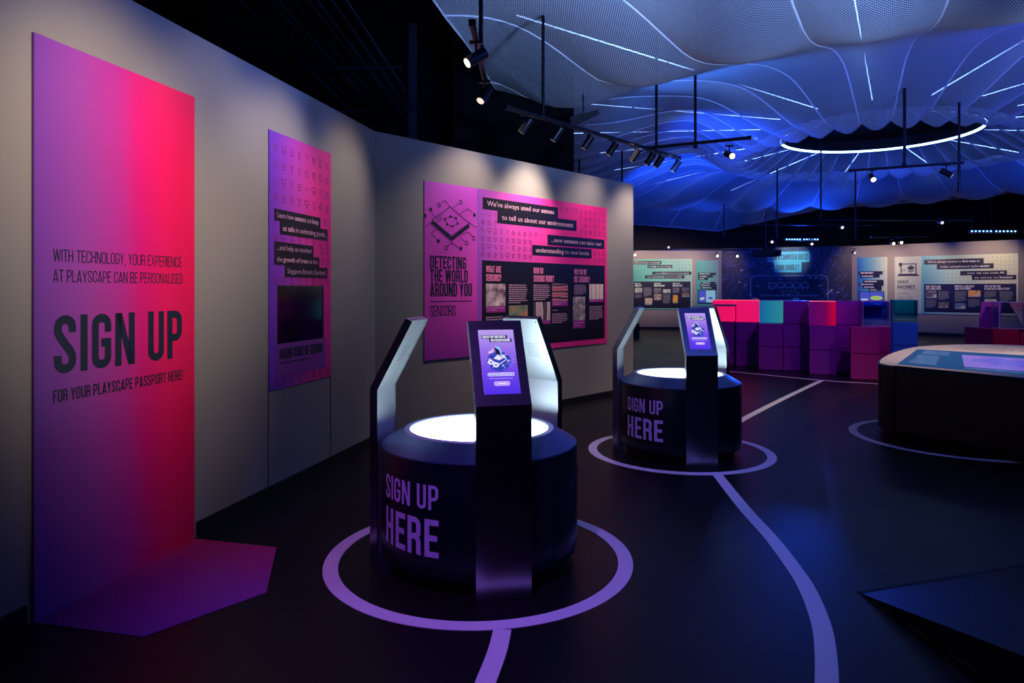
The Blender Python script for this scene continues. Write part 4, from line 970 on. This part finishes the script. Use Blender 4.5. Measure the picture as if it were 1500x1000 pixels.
for q in (tq(.03, .08, .12, .60, TH_+.0045, TH_+.0055), tq(.04, .66, .16, .93, TH_+.0045, TH_+.0055), tq(.21, .03, .42, .11, TH_+.0045, TH_+.0055), tq(.43, .02, .57, .11, TH_+.0045, TH_+.0055), tq(.59, .1, .72, .6, TH_+.0045, TH_+.0055)): sobj('menu_window', q, mb_)
bm = nb(); ec = floor_pt(1448, 511.6, TH_)
for rr_ in (.34, .25, .16):
    pts = [(ec.x+rr_*math.cos(a), ec.y+rr_*math.sin(a)) for a in [i*2*PI/40 for i in range(40)]]
    for k in range(0, 40, 2 if rr_ == .34 else 40): ribbon(bm, pts[k:k+2] if rr_ == .34 else pts, rr_ != .34, .018, lambda x, y: Vector((x, y, TH_+.0012)))
tobj('round_emblem', bm, mat('brown emblem print', (0.22, 0.14, 0.14), .4))

# ================================================================== PLATFORM WEDGE
A = floor_pt(1258, 868); dirn = (floor_pt(1455, 1000)-A).normalized(); Bq = A+dirn*2.2; hz = .166/((Vector((1.8, 2.4, 0))-A).length)*2.2
C_ = Vector((A.x+(2.70-A.x)*3.2, A.y+(3.6-A.y)*3.2, 0))
bm = nb(); V = [bm.verts.new(p) for p in (A, Bq, C_, Bq+Vector((0, 0, hz)), (Bq+C_)/2+Vector((1.5, -1.0, 0)))]
bm.faces.new((V[0], V[1], V[3])); bm.faces.new((V[0], V[3], V[2])); bm.faces.new((V[1], V[4], V[3])); bm.faces.new((V[4], V[2], V[3])); bm.faces.new((V[0], V[2], V[4], V[1]))
bmesh.ops.recalc_face_normals(bm, faces=bm.faces)
pw = tag(obj('floor_wedge', bm, mat('black platform vinyl', (0.006, 0.006, 0.012), .45, spec=.2)), 'low black pointed platform rising from the floor at the lower right', 'platform')
bm = nb(); nrm = Vector((dirn.y, -dirn.x, 0))
for i in range(9):
    a = A+dirn*(.1+i*.23); bar(bm, a-nrm*(-.004)+Vector((0, 0, .004)), a+dirn*.13+nrm*.004+Vector((0, 0, .004)), .008, .008)
obj('edge_strip', bm, mat('worn metal edge', (.25, .22, .2), .35, .8), pw)
bm = nb(); bar(bm, A+Vector((0, 0, .002)), C_+Vector((0, 0, .002)), .02, .004); obj('hinge_gap', bm, M_black, pw)

# ================================================================== CUBES
U_ = Vector((.39, -.16)); N_ = Vector((-.16, -.39)); O_ = Vector((4.51, 12.5)); CS = .4215
crot = math.atan2(U_.y, U_.x)
M_purp = mat('purple laminate', (0.26, 0.03, 0.42), .38); M_mag = mat('magenta laminate', (0.42, 0.02, 0.26), .38); M_blu = mat('blue laminate', (0.06, 0.16, 0.55), .35)
M_pink = mat('lit pink acrylic', (0.8, 0.02, 0.2), .3, emit=(0.85, 0.006, 0.11), strength=.85); M_pinke = mat('lit coral edge', (1, .3, .3), .3, emit=(1.0, 0.10, 0.10), strength=1.0)
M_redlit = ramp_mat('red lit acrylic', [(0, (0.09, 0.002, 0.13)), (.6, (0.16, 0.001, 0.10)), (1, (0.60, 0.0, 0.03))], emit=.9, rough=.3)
M_tealit = ramp_mat('teal lit acrylic', [(0, (0.01, 0.12, 0.35)), (.4, (0.01, 0.20, 0.36)), (1, (0.03, 0.25, 0.30))], emit=.9, rough=.3)
M_red = mat('crimson laminate', (0.45, 0.01, 0.10), .4)
cube_me = None
def cube(i, m, k, mt, label, lit=None, size=CS, pos=None):
    """i along the row, m steps forward, k level"""
    global cube_me
    p = pos or (O_+U_*(i+.5)+N_*(m-.5))
    o = empty('display_cube', (p.x, p.y, k*CS), crot, label, 'cube', 'stacked display cubes')
    s = size-.006
    bm = nb(); box(bm, (0, 0, CS/2), (s-.004, s-.004, s-.004)); bevel(bm, .008, 2); obj('body', bm, mt, o)
    bm = nb(); box(bm, (0, 0, CS-.006), (s, s, .008)); obj('lid', bm, lit or mt, o)
    return o
def case(i, m, k, mt, label, pos=None, edge=None, h=CS):
    p = pos or (O_+U_*(i+.5)+N_*(m-.5)); o = empty('display_case', (p.x, p.y, k*CS), crot, label, 'display case', 'clear display cases')
    s = CS-.01; t = .008
    for nm, c, sz in (('front_pane', (0, -s/2+t/2, h/2), (s, t, h)), ('back_pane', (0, s/2-t/2, h/2), (s, t, h)), ('side_pane', (-s/2+t/2, 0, h/2), (t, s-2*t, h)), ('side_pane', (s/2-t/2, 0, h/2), (t, s-2*t, h)), ('top_pane', (0, 0, h-t/2), (s, s, t))):
        bm = nb(); box(bm, c, sz); obj(nm, bm, mt, o)
    bm = nb()
    for x in (-1, 1):
        for y in (-1, 1): box(bm, (x*(s/2-.003), y*(s/2-.003), h/2), (.009, .009, h))
    for z in (.004, h-.002):
        for x in (-1, 1): box(bm, (x*(s/2-.003), 0, z), (.009, s, .009)); box(bm, (0, x*(s/2-.003), z), (s, .009, .009))
    obj('polished_edges', bm, edge or mat('pale acrylic edge', (.5, .55, .75), .3), o)
    return o
stack = [  # (column words, i, m)
    ('leftmost stack beside the second kiosk', -2.05, -1.2, (M_purp, M_purp, M_pink)), ('stack under the bright pink cube', -1.0, -1.0, (M_purp, M_purp, M_pink)),
    ('stack under the teal cube', 0, 0, (M_purp, M_purp, None)), ('first full purple stack right of the teal cube', 1, 0, (M_purp, M_purp, M_purp)),
    ('forward stack with the red lit top', 2, 1, (M_purp, M_purp, None)), ('set back stack behind the front pair', 3, 0, (M_purp, M_purp, M_purp)),
    ('foremost two cube stack', 3.45, 2.1, (M_mag, M_mag, None)), ('stack under the clear case at the right', 3.95, 1.05, (M_mag, M_mag, None))]
lv = ('bottom', 'middle', 'top')
for wds, i, m_, ms in stack:
    for k, mt in enumerate(ms):
        if mt is None: continue
        cube(i, m_, k, mt, ('bright pink' if mt is M_pink else 'magenta' if mt is M_mag else 'purple')+' display cube, '+lv[k]+' of the '+wds, M_pinke if mt is M_pink else None)
cube(2, 1, 2, M_redlit, 'purple display cube glowing red at its right, top of the forward stack', M_pinke).children
cube(0, -.7, 2, M_tealit, 'teal lit display cube set back between pink and purple cubes', M_greentxt)
cube(4, 0, 0, M_purp, 'purple display cube, bottom of the hidden stack behind the clear case'); cube(4, 0, 1, M_purp, 'purple display cube, middle of the hidden stack behind the clear case')
case(3.95, 1.05, 2, M_clear, 'clear acrylic case on the magenta cubes at the right end of the row')
case(4.0, -.1, 2, M_bluea, 'blue tinted acrylic case behind the clear case', edge=mat('blue acrylic edge', (.1, .2, .7), .3))
for k in (0, 1): cube(0, 0, k, M_blu, 'blue display cube, '+('bottom' if k == 0 else 'top')+' of the blue pair right of the row', pos=Vector((7.43, 12.95)))
case(0, 0, 2, M_teal, 'blue green acrylic case on the blue cube pair', pos=Vector((7.43, 12.95)), edge=mat('teal acrylic edge', (.1, .5, .6), .3))
# small props on the cube tops
M_gs = mat('green sign face', (0.10, 0.60, 0.42), .4)
for j, (px, py, lab) in enumerate(((1106, 437, 'small green sign standing behind the pink and teal cubes'), (1166, 437, 'small green sign standing behind the first purple top cube'))):
    z = 1.45-(py+4-425)/1000*13.4; x = (px-750)/1000*13.4
    o = empty('table_sign', (x, 13.4, 1.18), crot, lab, 'sign', 'small green signs')
    bm = nb(); box(bm, (0, 0, .085), (.12, .012, .07)); obj('sign_face', bm, M_gs, o)
    bm = nb(); box(bm, (0, 0, .01), (.12, .06, .02)); box(bm, (0, .008, .04), (.03, .006, .06)); obj('foot', bm, M_blackmetal, o)
bm = nb(); prism(bm, [O_+U_*(-2)-N_*1.05, O_+U_*5-N_*1.05, O_+U_*5-N_*3.1, O_+U_*(-2)-N_*3.1], 1.14, 1.18)
ct = empty('counter', (6.2, 13.2, 0), 0, 'long counter behind the stacked cubes, top edge pale green', 'counter')
o = obj('counter_top', bm, mat('pale green counter edge', (.25, .5, .42), .4), ct); o.matrix_parent_inverse = Matrix.Translation((-6.2, -13.2, 0))
bm = nb(); prism(bm, [O_+U_*(-1.9)-N_*1.3, O_+U_*4.9-N_*1.3, O_+U_*4.9-N_*3.0, O_+U_*(-1.9)-N_*3.0], 0, 1.14)
o = obj('counter_body', bm, M_purp, ct); o.matrix_parent_inverse = Matrix.Translation((-6.2, -13.2, 0))
for px, w_, h_, m_, lab in ((1230.5, .10, .05, M_blackmetal, 'small dark box lying on the counter near the mural edge'), (1243, .20, .03, M_whitetxt, 'stack of pale papers on the counter beside the small dark box'), (1198, .5, .02, M_greentxt, 'pale green flat tray on the counter behind the red lit cube'), (1263, .26, .018, M_greentxt, 'pale green leaflet on the counter below the small split screen')):
    d_ = 13.05; o = empty('counter_item', ((px-750)/1000*d_, d_-.02*(px-1200)/10, 1.18), crot, lab, 'box' if 'box' in lab else 'papers' if 'papers' in lab else 'tray' if 'tray' in lab else 'leaflet')
    bm = nb(); box(bm, (0, 0, h_*.35), (w_, .16, h_*.7)); obj('base', bm, m_, o); bm = nb(); box(bm, (.01, 0, h_*.85), (w_*.92, .15, h_*.3)); obj('cover', bm, m_, o)

# right hand A frame display with case
rc = Vector((7.95, 10.9)); rrot = 0
for dx, lab in ((-.21, 'crimson display cube, left one under the slanted boards at the right edge'), (.22, 'crimson display cube, right one under the slanted boards at the right edge'), (.65, 'crimson display cube, last under the slanted boards at the frame edge')):
    for k in (0, 1):
        o = empty('display_cube', (rc.x+dx, rc.y, k*CS), 0, lab.replace('crimson display cube,', ('lower' if k == 0 else 'upper')+' crimson display cube,'), 'cube', 'stacked display cubes')
        bm = nb(); box(bm, (0, 0, CS/2), (CS-.01, CS-.01, CS-.01)); bevel(bm, .008); obj('body', bm, M_red, o); bm = nb(); box(bm, (0, 0, CS-.006), (CS-.006, CS-.006, .008)); obj('lid', bm, M_red, o)
case(0, 0, 2, M_clear, 'clear acrylic case between the slanted boards at the right edge', pos=Vector((rc.x+.02, rc.y-.0)))
bpy.data.objects[-1] if False else None
def slant(x, z0, z1, lean, mt, lab, lines, txtm):
    o = empty('slanted_board', (x, rc.y+.45, z0), 0, lab, 'sign board', 'slanted display boards')
    hw = .17; dp = .2
    bm = nb(); h_ = z1-z0
    for y in (0,):
        pts = [(-hw, -dp, 0), (hw, -dp, 0), (hw+lean, -dp+.12, h_), (-hw+lean, -dp+.12, h_)]
        V = [bm.verts.new(p) for p in pts]+[bm.verts.new((p[0], p[1]+.015, p[2])) for p in pts]
        for f in ((0, 1, 2, 3), (7, 6, 5, 4), (0, 4, 5, 1), (1, 5, 6, 2), (2, 6, 7, 3), (3, 7, 4, 0)): bm.faces.new([V[q] for q in f])
    obj('board', bm, mt, o)
    T = lambda u, v: Vector((-hw+u*2*hw+lean*v, -dp+.12*v-.002, h_*v))
    bm = nb()
    for s, v, hh in lines: caps(bm, s, lambda a, b_3: T(a, b_3), .2, v, hh, .6, .15)
    obj('lettering', bm, txtm, o)
    bm = nb(); bar(bm, (lean*.5, -dp+.09, h_*.5), (0, .05, -z0), .03); obj('strut', bm, M_blackmetal, o)
    bm = nb(); box(bm, (0, .0, -z0/2-.005), (.30, .38, z0-.01)); obj('stand', bm, M_red, o)
slant(7.80, .843, 1.26, .12, mat('magenta board', (0.50, 0.03, 0.38), .4), 'magenta slanted board leaning right at the right edge', [('WHAT IS IT', .72, .09)], M_ink)
slant(8.53, .843, 1.26, -.16, ramp_mat('coral to sage board', [(0, (.35, .5, .5)), (.5, (.5, .45, .42)), (1, (.9, .2, .25))], axis='Z'), 'coral to grey slanted board leaning left at the right edge', [('SOUND', .80, .09), ('SENSOR', .62, .09)], M_ink)
bm = nb()
bo = empty('waste_bin', ((931-750)/1000*20.8, 20.8, 0), 0, 'small black bin standing past the end of the middle wall', 'bin')
bm = nb(); box(bm, (0, 0, .215), (.20, .20, .41)); bevel(bm, .01); obj('body', bm, M_black, bo); bm = nb(); box(bm, (0, 0, .43), (.21, .21, .02)); obj('lid', bm, M_blackmetal, bo)

# ================================================================== CANOPY
CC = Vector((7.42, 13.87))
outer = [((-.3, 9.4), 2.87), ((.35, 12), 2.9), ((1.1, 16), 2.8), ((2.9, 22.0), 2.4), ((4.0, 23.4), 2.30), ((7.1, 23.5), 1.99), ((10.4, 22.8), 2.72), ((14, 21.3), 2.85), ((17, 19), 3.0), ((18.3, 13), 3.0), ((17, 7), 3.0),
         ((12.5, 3.2), 3.0), ((7, 2.0), 3.0), ((2.5, 2.2), 3.05), ((-1.4, 3.2), 3.1), ((-.9, 6.4), 3.0)]
def outerR(th):
    d = Vector((math.cos(th), math.sin(th)))
    for i in range(len(outer)):
        a = Vector(outer[i][0])-CC; b_ = Vector(outer[(i+1) % len(outer)][0])-CC
        e = b_-a; den = d.x*e.y-d.y*e.x
        if abs(den) < 1e-9: continue
        t = (a.x*e.y-a.y*e.x)/den; s = (a.x*d.y-a.y*d.x)/den
        if t > 0 and -1e-6 <= s <= 1+1e-6: return t, outer[i][1]*(1-s)+outer[(i+1) % len(outer)][1]*s
    return 9, 3
def sm(a, b, t): t = max(0, min(1, t)); t = t*t*(3-2*t); return a+(b-a)*t
def hprof(r, R, he):
    low2 = min(8.1, R*.915)
    K = [(1.9, 3.22), (2.85, 2.80), (low2*.62, 3.22), (low2, 2.72)]
    if r <= K[0][0]: return K[0][1]
    for (r0, h0), (r1, h1) in zip(K, K[1:]):
        if r <= r1: return sm(h0, h1, (r-r0)/(r1-r0))
    # beyond the low ring: a fuller lobe, then the hem
    t = (r-low2)/max(.05, R-low2); top = max(he, 2.85)
    return sm(2.72, he, t)+.16*math.sin(PI*min(1, t))*(1 if R-low2 > 1.4 else .2)
NG = 40
can = empty('net_canopy', (CC.x, CC.y, 4.65), 0, 'huge white net canopy billowing around a round opening, washed in blue light', 'canopy')
cinv = Matrix.Translation((-CC.x, -CC.y, -4.65))
NR = 44; NT = 8
def pnt(th, q, phi):
    R, he = outerR(th); r = 1.9+(R-1.9)*q; h = hprof(r, R, he)
    low2 = min(8.1, R*.915)
    sag = .035+.12*math.exp(-((r-2.85)/.5)**2)+.15*math.exp(-((r-low2)/.7)**2)
    if q > .97: sag *= max(0.3, (1-q)/.03)
    h -= sag*math.sin(PI*phi)*min(1, (r-1.9)/.5)
    wob = .10*math.sin(2.3*r+3*th)*q*0.4
    return Vector((CC.x+r*math.cos(th), CC.y+r*math.sin(th), H+h+wob)), r
for gi in range(NG):
    t0 = 2*PI*gi/NG+rad(3); t1 = 2*PI*(gi+1)/NG+rad(3)
    bm = nb(); uvl = bm.loops.layers.uv.new('uv'); grid = []
    for a in range(NR+1):
        row = []
        for c in range(NT+1):
            p, r = pnt(t0+(t1-t0)*c/NT, a/NR, c/NT); row.append((bm.verts.new(p), (r, r*(t0+(t1-t0)*c/NT)*1.0)))
        grid.append(row)
    tm = (t0+t1)/2
    for a in range(NR):
        for c in range(NT):
            q4 = (grid[a][c], grid[a+1][c], grid[a+1][c+1], grid[a][c+1]); f = bm.faces.new([v[0] for v in q4])
            for lp, v in zip(f.loops, q4):
                # flat pattern coordinates within the gore
                rr_, _ = v[1]; co = v[0].co; x = (co.x-CC.x)*math.cos(tm)+(co.y-CC.y)*math.sin(tm); y = -(co.x-CC.x)*math.sin(tm)+(co.y-CC.y)*math.cos(tm)
                lp[uvl].uv = (x, y)
    o = obj('net_panel', bm, M_net, can, True); o.matrix_parent_inverse = cinv
    bm = nb(); tube(bm, [pnt(t0, a/NR, 0)[0] for a in range(NR+1)], .012, 5); obj('seam_cord', bm, M_seam, o)
bm = nb(); tube(bm, [pnt(2*PI*i/240+rad(3), 1, 0)[0] for i in range(240)], .012, 5, True); o = obj('hem_cord', bm, M_seam, can); o.matrix_parent_inverse = cinv
# ring with its light line
rg = empty('light_ring', (CC.x, CC.y, 4.65), 0, 'round hanging ring edged with a blue white light line at the canopy opening', 'light')
bm = nb(); lathe(bm, [(1.85, -.045), (1.825, -.045), (1.82, -.005)], 96); obj('light_line', bm, M_ledring, rg, True)
bm = nb(); lathe(bm, [(1.85, -.05), (1.87, -.05), (1.87, .22), (1.82, .22), (1.82, .0), (1.85, -.002)], 96); obj('hoop', bm, M_blackmetal, rg, True)
for a in (20, 110, 200, 290):
    bm = nb(); cyl(bm, (1.8*math.cos(rad(a)), 1.8*math.sin(rad(a)), .2), (1.8*math.cos(rad(a)), 1.8*math.sin(rad(a)), 1.55), .012, 8); obj('hanger', bm, M_blackmetal, rg)
# radial led strips above the net
angs = [(240, 7.9), (217.5, 9.3), (196, 7.0), (175, 6.6), (154, 6.6), (133, 6.8), (112, 8.6), (91, 8.8), (70, 7.2), (49, 6.6), (28, 6.5), (5, 6.5), (-20, 6.5), (-45, 7), (-75, 7.5), (262.5, 8.5)]
NUMS = ['', 'first', 'second', 'third', 'fourth', 'fifth', 'sixth', 'seventh', 'eighth', 'ninth', 'tenth', 'eleventh', 'twelfth', 'thirteenth', 'fourteenth', 'fifteenth']
def barlabel(a):
    k_ = sorted((q[0]-240) % 360 for q in angs).index((a-240) % 360)
    return 'blue white light bar running from the canopy opening straight up to the picture\'s top edge' if k_ == 0 else NUMS[k_]+' light bar clockwise around the canopy opening from the one pointing up'
for n_, (a, r1) in enumerate(angs):
    d = Vector((math.cos(rad(a)), math.sin(rad(a)), 0)); o = empty('led_bar', (CC.x+d.x*2.3, CC.y+d.y*2.3, 4.76), rad(a), barlabel(a), 'light', 'radial light bars')
    L_ = r1-2.3
    bm = nb(); box(bm, (L_/2, 0, .018), (L_, .016, .02)); obj('housing', bm, M_blackmetal, o)
    bm = nb(); nseg = max(2, int(L_/1.2))
    for i in range(nseg): box(bm, (L_*(i+.5)/nseg, 0, 0), (L_/nseg-.03, .012, .012))
    obj('diffuser', bm, M_led, o)

# ================================================================== TRACKS, SPOTLIGHTS, RODS
TZ = 3.30
def track(a, b, label, z=TZ):
    c = (Vector(a)+Vector(b))/2; d = Vector(b)-Vector(a); o = empty('light_track', (c.x, c.y, z), math.atan2(d.y, d.x), label, 'light track', 'ceiling light tracks')
    bm = nb(); box(bm, (0, 0, 0), (d.length, .04, .035)); obj('rail', bm, M_blackmetal, o)
    for s_ in (-1, 1):
        bm = nb(); box(bm, (s_*(d.length/2-.02), 0, 0), (.05, .05, .045)); obj('end_cap', bm, M_blackmetal, o)
    return o
def track_spot(loc, target, lens, label, L=.17, r=.042):
    o = empty('track_spotlight', loc, 0, label, 'spotlight', 'track spotlights')
    d = (Vector(target)-Vector(loc)).normalized(); c = Vector((0, 0, -.13))
    bm = nb(); box(bm, (0, 0, -.018), (.10, .03, .02)); obj('adaptor', bm, M_blackmetal, o)
    bm = nb(); cyl(bm, (0, 0, -.028), (0, 0, -.12), .008, 8); obj('stem', bm, M_blackmetal, o)
    bm = nb(); cyl(bm, c-d*L*.5, c+d*L*.5, r, 20); bd = obj('body', bm, M_blackmetal, o, True)
    bm = nb(); cyl(bm, c+d*L*.5, c+d*(L*.5+.003), r*.82, 16); obj('lens', bm, lens, o)
    return o
track((-.275, 4.72), (-.235, 6.15), 'light track running away above the left wall')
track((-.07, 6.9), (2.34, 9.54), 'long light track running along the middle wall')
track((1.81, 9.18), (2.99, 8.545), 'light track crossing the end of the long one', TZ+.06)
track((5.22, 10.57), (6.55, 9.9), 'light track hanging below the canopy opening')
track((-.6, 1.4), (-.4, 4.2), 'light track overhead near the tall print')
track_spot((-.265, 5.05, TZ), (-1.6, 4.5, 2.3), M_lens, 'nearest track spotlight with a glowing lens, top centre')
track_spot((-.24, 6.0, TZ), (-1.0, 5.2, 1.9), M_lensdim, 'track spotlight just below the nearest one, tilted down')
tdir = (Vector((2.34, 9.54))-Vector((-.07, 6.9)))
for n_, (px, ln) in enumerate(((770, 0), (816, 0), (861, 0), (897, 0), (930, 0), (952, 0), (965, 0), (990, 0))):
    k_ = (px-750)/1000; t = (-.07-k_*6.9)/(k_*tdir.y-tdir.x); p = Vector((-.07, 6.9))+tdir*t
    track_spot((p.x, p.y, TZ), (p.x-.75, p.y+.15, 2.2), M_lensoff, ('first', 'second', 'third', 'fourth', 'fifth', 'sixth', 'seventh', 'eighth')[n_]+' spotlight from the left on the long middle track')
track_spot((2.76, 8.67, TZ), (2.9, 7.8, 2.95), M_lens, 'spotlight shining towards the viewer on the crossing track')
track_spot((5.50, 10.43, TZ), (5.3, 9.5, 2.75), M_lens, 'left spotlight with a glowing lens on the track below the opening')
track_spot((6.36, 10.0, TZ), (7.2, 9.6, 2.7), M_lensdim, 'right spotlight on the track below the opening')
for px, py, d_, ln, lab in ((929, 373, 22.6, M_lens, 'glowing far spotlight above the green robots panel'), (1049, 374.5, 22.6, M_lens, 'glowing far spotlight above the narrow green panel'), (1078, 375, 22.6, M_lens, 'glowing far spotlight left of the mural'),
                            (1305, 356.5, 19.5, M_lens, 'left of the pair of glowing far spotlights above the smart machines panel'), (1316.5, 355, 19.3, M_lens, 'right of the pair of glowing far spotlights above the smart machines panel'),
                            (978, 362, 22, M_lensdim, 'dim far spotlight above the robots panel'), (1128, 354, 18, M_lensdim, 'dim far spotlight left of the first blue light bar'), (1186, 357, 18, M_lensdim, 'dim far spotlight under the first blue light bar'),
                            (1230, 333, 17, M_lensdim, 'dim far spotlight hanging right of the first blue light bar'), (1375, 326, 17, M_lensdim, 'dim far spotlight hanging left of the second blue light bar'), (1249, 370, 21.5, M_lensdim, 'dim far spotlight at the right edge of the mural')):
    z = H+(425-py)/1000*d_
    o = track_spot(((px-750)/1000*d_, d_-.08, z+.13), ((px-750)/1000*d_*.9, 0, z-4.0), ln, lab, .14, .045)
# tracks holding the far spots
def rod(px, d_, z0, z1, label, r=.018, name='hanging_rod'):
    o = empty(name, ((px-750)/1000*d_, d_, z0), 0, label, 'rod', 'ceiling suspension rods')
    bm = nb(); cyl(bm, (0, 0, 0), (0, 0, z1-z0), r, 10); obj('tube', bm, M_blackmetal, o)
    bm = nb(); cyl(bm, (0, 0, -.01), (0, 0, .03), r*1.5, 10); obj('clamp', bm, M_blackmetal, o)
rod(704.5, 5.3, TZ+.02, 6.2, 'thick rod at the top centre holding the nearest light track')
rod(795.5, 7.45, TZ+.02, 6.2, 'rod over the left part of the long middle track')
rod(961.5, 8.95, TZ+.02, 6.2, 'left of the two rods over the junction of the tracks')
rod(1018.5, 8.95, TZ+.02, 6.2, 'right of the two rods over the junction of the tracks')
rod(1325, 10.2, TZ+.02, 6.2, 'thick rod holding the track below the canopy opening', .022)
rod(1405, 10.0, TZ-.9+.5, 4.2, 'rod right of the canopy opening track')
rod(848.6, 13.5, 3.0, 4.15, 'thin rod just right of the black screen'); rod(911, 13.0, 2.9, 4.1, 'thin rod above the end of the middle wall')
rod(1202.5, 15.5, 3.1, 5.0, 'rod left of the canopy opening'); rod(1138.5, 16, 2.7, 4.3, 'thin rod left of the first blue light bar')
rod(1253, 15, 2.6, 4.1, 'thin rod right of the first blue light bar'); rod(1060.5, 19, 2.95, 3.85, 'thin rod below the drooping canopy tip')
rod(1122, 17, 2.55, 3.4, 'left rod holding the hanging projector', .012); rod(1137, 17, 2.55, 3.4, 'right rod holding the hanging projector', .012); rod(1452, 18.8, 3.15, 4.0, 'thin rod holding the second blue light bar', .01)
# far truss rail
for z_, y_, x0, x1, lab in ((3.16, 17.9, 6.0, 9.6, 'left far light rail under the canopy edge'), (3.19, 16.9, 7.6, 11.4, 'right far light rail under the canopy edge')):
    o = track((x0, y_), (x1, y_), lab, z_)
o = track((3.6, 22.55), (7.8, 22.55), 'far light rail in front of the green panels', 2.78); o = track((10.2, 19.4), (11.6, 19.1), 'far light rail above the smart machines panel', 2.96)
# projector
pj = empty('projector', ((1123-750)/1000*17, 17, 2.28), 0, 'black projector hanging in front of the turquoise title plate', 'projector')
bm = nb(); box(bm, (0, 0, .09), (.58, .42, .16)); bevel(bm, .02); obj('body', bm, M_black, pj)
bm = nb(); cyl(bm, (.16, -.21, .09), (.16, -.25, .09), .05, 16); obj('lens_barrel', bm, M_blackmetal, pj)
bm = nb(); box(bm, (0, 0, .20), (.3, .2, .04)); cyl(bm, (0, 0, .2), (0, 0, .3), .03, 10); obj('mount', bm, M_blackmetal, pj)
# blue led stage bars
for (px, py, d_, ln, nled, lab) in ((1175, 350.5, 19.8, .95, 12, 'left blue stage light bar with a row of bright dots above the mural'), (1455.5, 338.5, 18.8, 1.28, 12, 'right blue stage light bar with a row of bright dots above the smart machines panel')):
    z = H+(425-py)/1000*d_; o = empty('stage_light_bar', ((px-750)/1000*d_, d_, z), rad(1.5), lab, 'stage light', 'blue stage light bars')
    bm = nb(); box(bm, (0, .06, 0), (ln+.06, .10, .09)); obj('housing', bm, M_blackmetal, o)
    for i in range(nled):
        x = -ln/2+ln*(i+.5)/nled+(.02 if i >= nled//2 else -.02); bm = nb(); cyl(bm, (x, .01, 0), (x, -.012, 0), .020, 12); obj('led', bm, M_leddot, o)
    bm = nb(); box(bm, (0, .06, .09), (.06, .03, .12)); obj('yoke', bm, M_blackmetal, o)
# ducts and trays over the left wall
M_duct = mat('dark blue steel', (0.03, 0.035, 0.07), .4, .5)
tr_ = empty('cable_tray', (-1.8, 7.5, 3.9), 0, 'dark cable trays and pipes running above the left wall', 'cable tray')
ti = Matrix.Translation((1.8, -7.5, -3.9))
for j in range(9):
    bm = nb(); x = -2.35+j*.11; bar(bm, (x, 4.6, 3.9+.02*(j % 3)), (x+.18, 10.0, 3.9+.02*(j % 3)), .022, .03); o = obj('pipe', bm, M_duct, tr_); o.matrix_parent_inverse = ti
for y in (5.6, 7.4, 9.2):
    bm = nb(); bar(bm, (-2.45, y, 3.86), (-1.2, y, 3.86), .03, .02); bar(bm, (-2.4, y, 3.86), (-2.4, y, 6.2), .015, .015); o = obj('bracket', bm, M_duct, tr_); o.matrix_parent_inverse = ti
dk = empty('duct_column', ((605-750)/1000*8.6, 8.6, 2.2), 0, 'dark vertical duct rising behind the corner of the partitions', 'duct')
bm = nb(); box(bm, (0, 0, 1.3), (.09, .09, 2.6)); obj('shaft', bm, M_duct, dk); bm = nb(); box(bm, (0, 0, 1.55), (.14, .14, .06)); obj('collar', bm, M_duct, dk)
fn_ = empty('black_fin', ((838-750)/1000*9.0, 9.0, 3.62), 0, 'black wing shaped fin jutting right from the tall black screen', 'panel')
bm = nb(); V = [bm.verts.new(p) for p in ((-.02, 0, -.02), (.36, 0, .16), (.33, 0, .21), (-.02, 0, .12), (-.02, .04, -.02), (.36, .04, .16), (.33, .04, .21), (-.02, .04, .12))]
for f in ((0, 1, 2, 3), (7, 6, 5, 4), (0, 4, 5, 1), (1, 5, 6, 2), (2, 6, 7, 3), (3, 7, 4, 0)): bm.faces.new([V[q] for q in f])
obj('blade', bm, M_black, fn_); bm = nb(); cyl(bm, (.15, .02, .14), (.15, .02, 1.2), .008, 8); obj('hanger', bm, M_black, fn_)
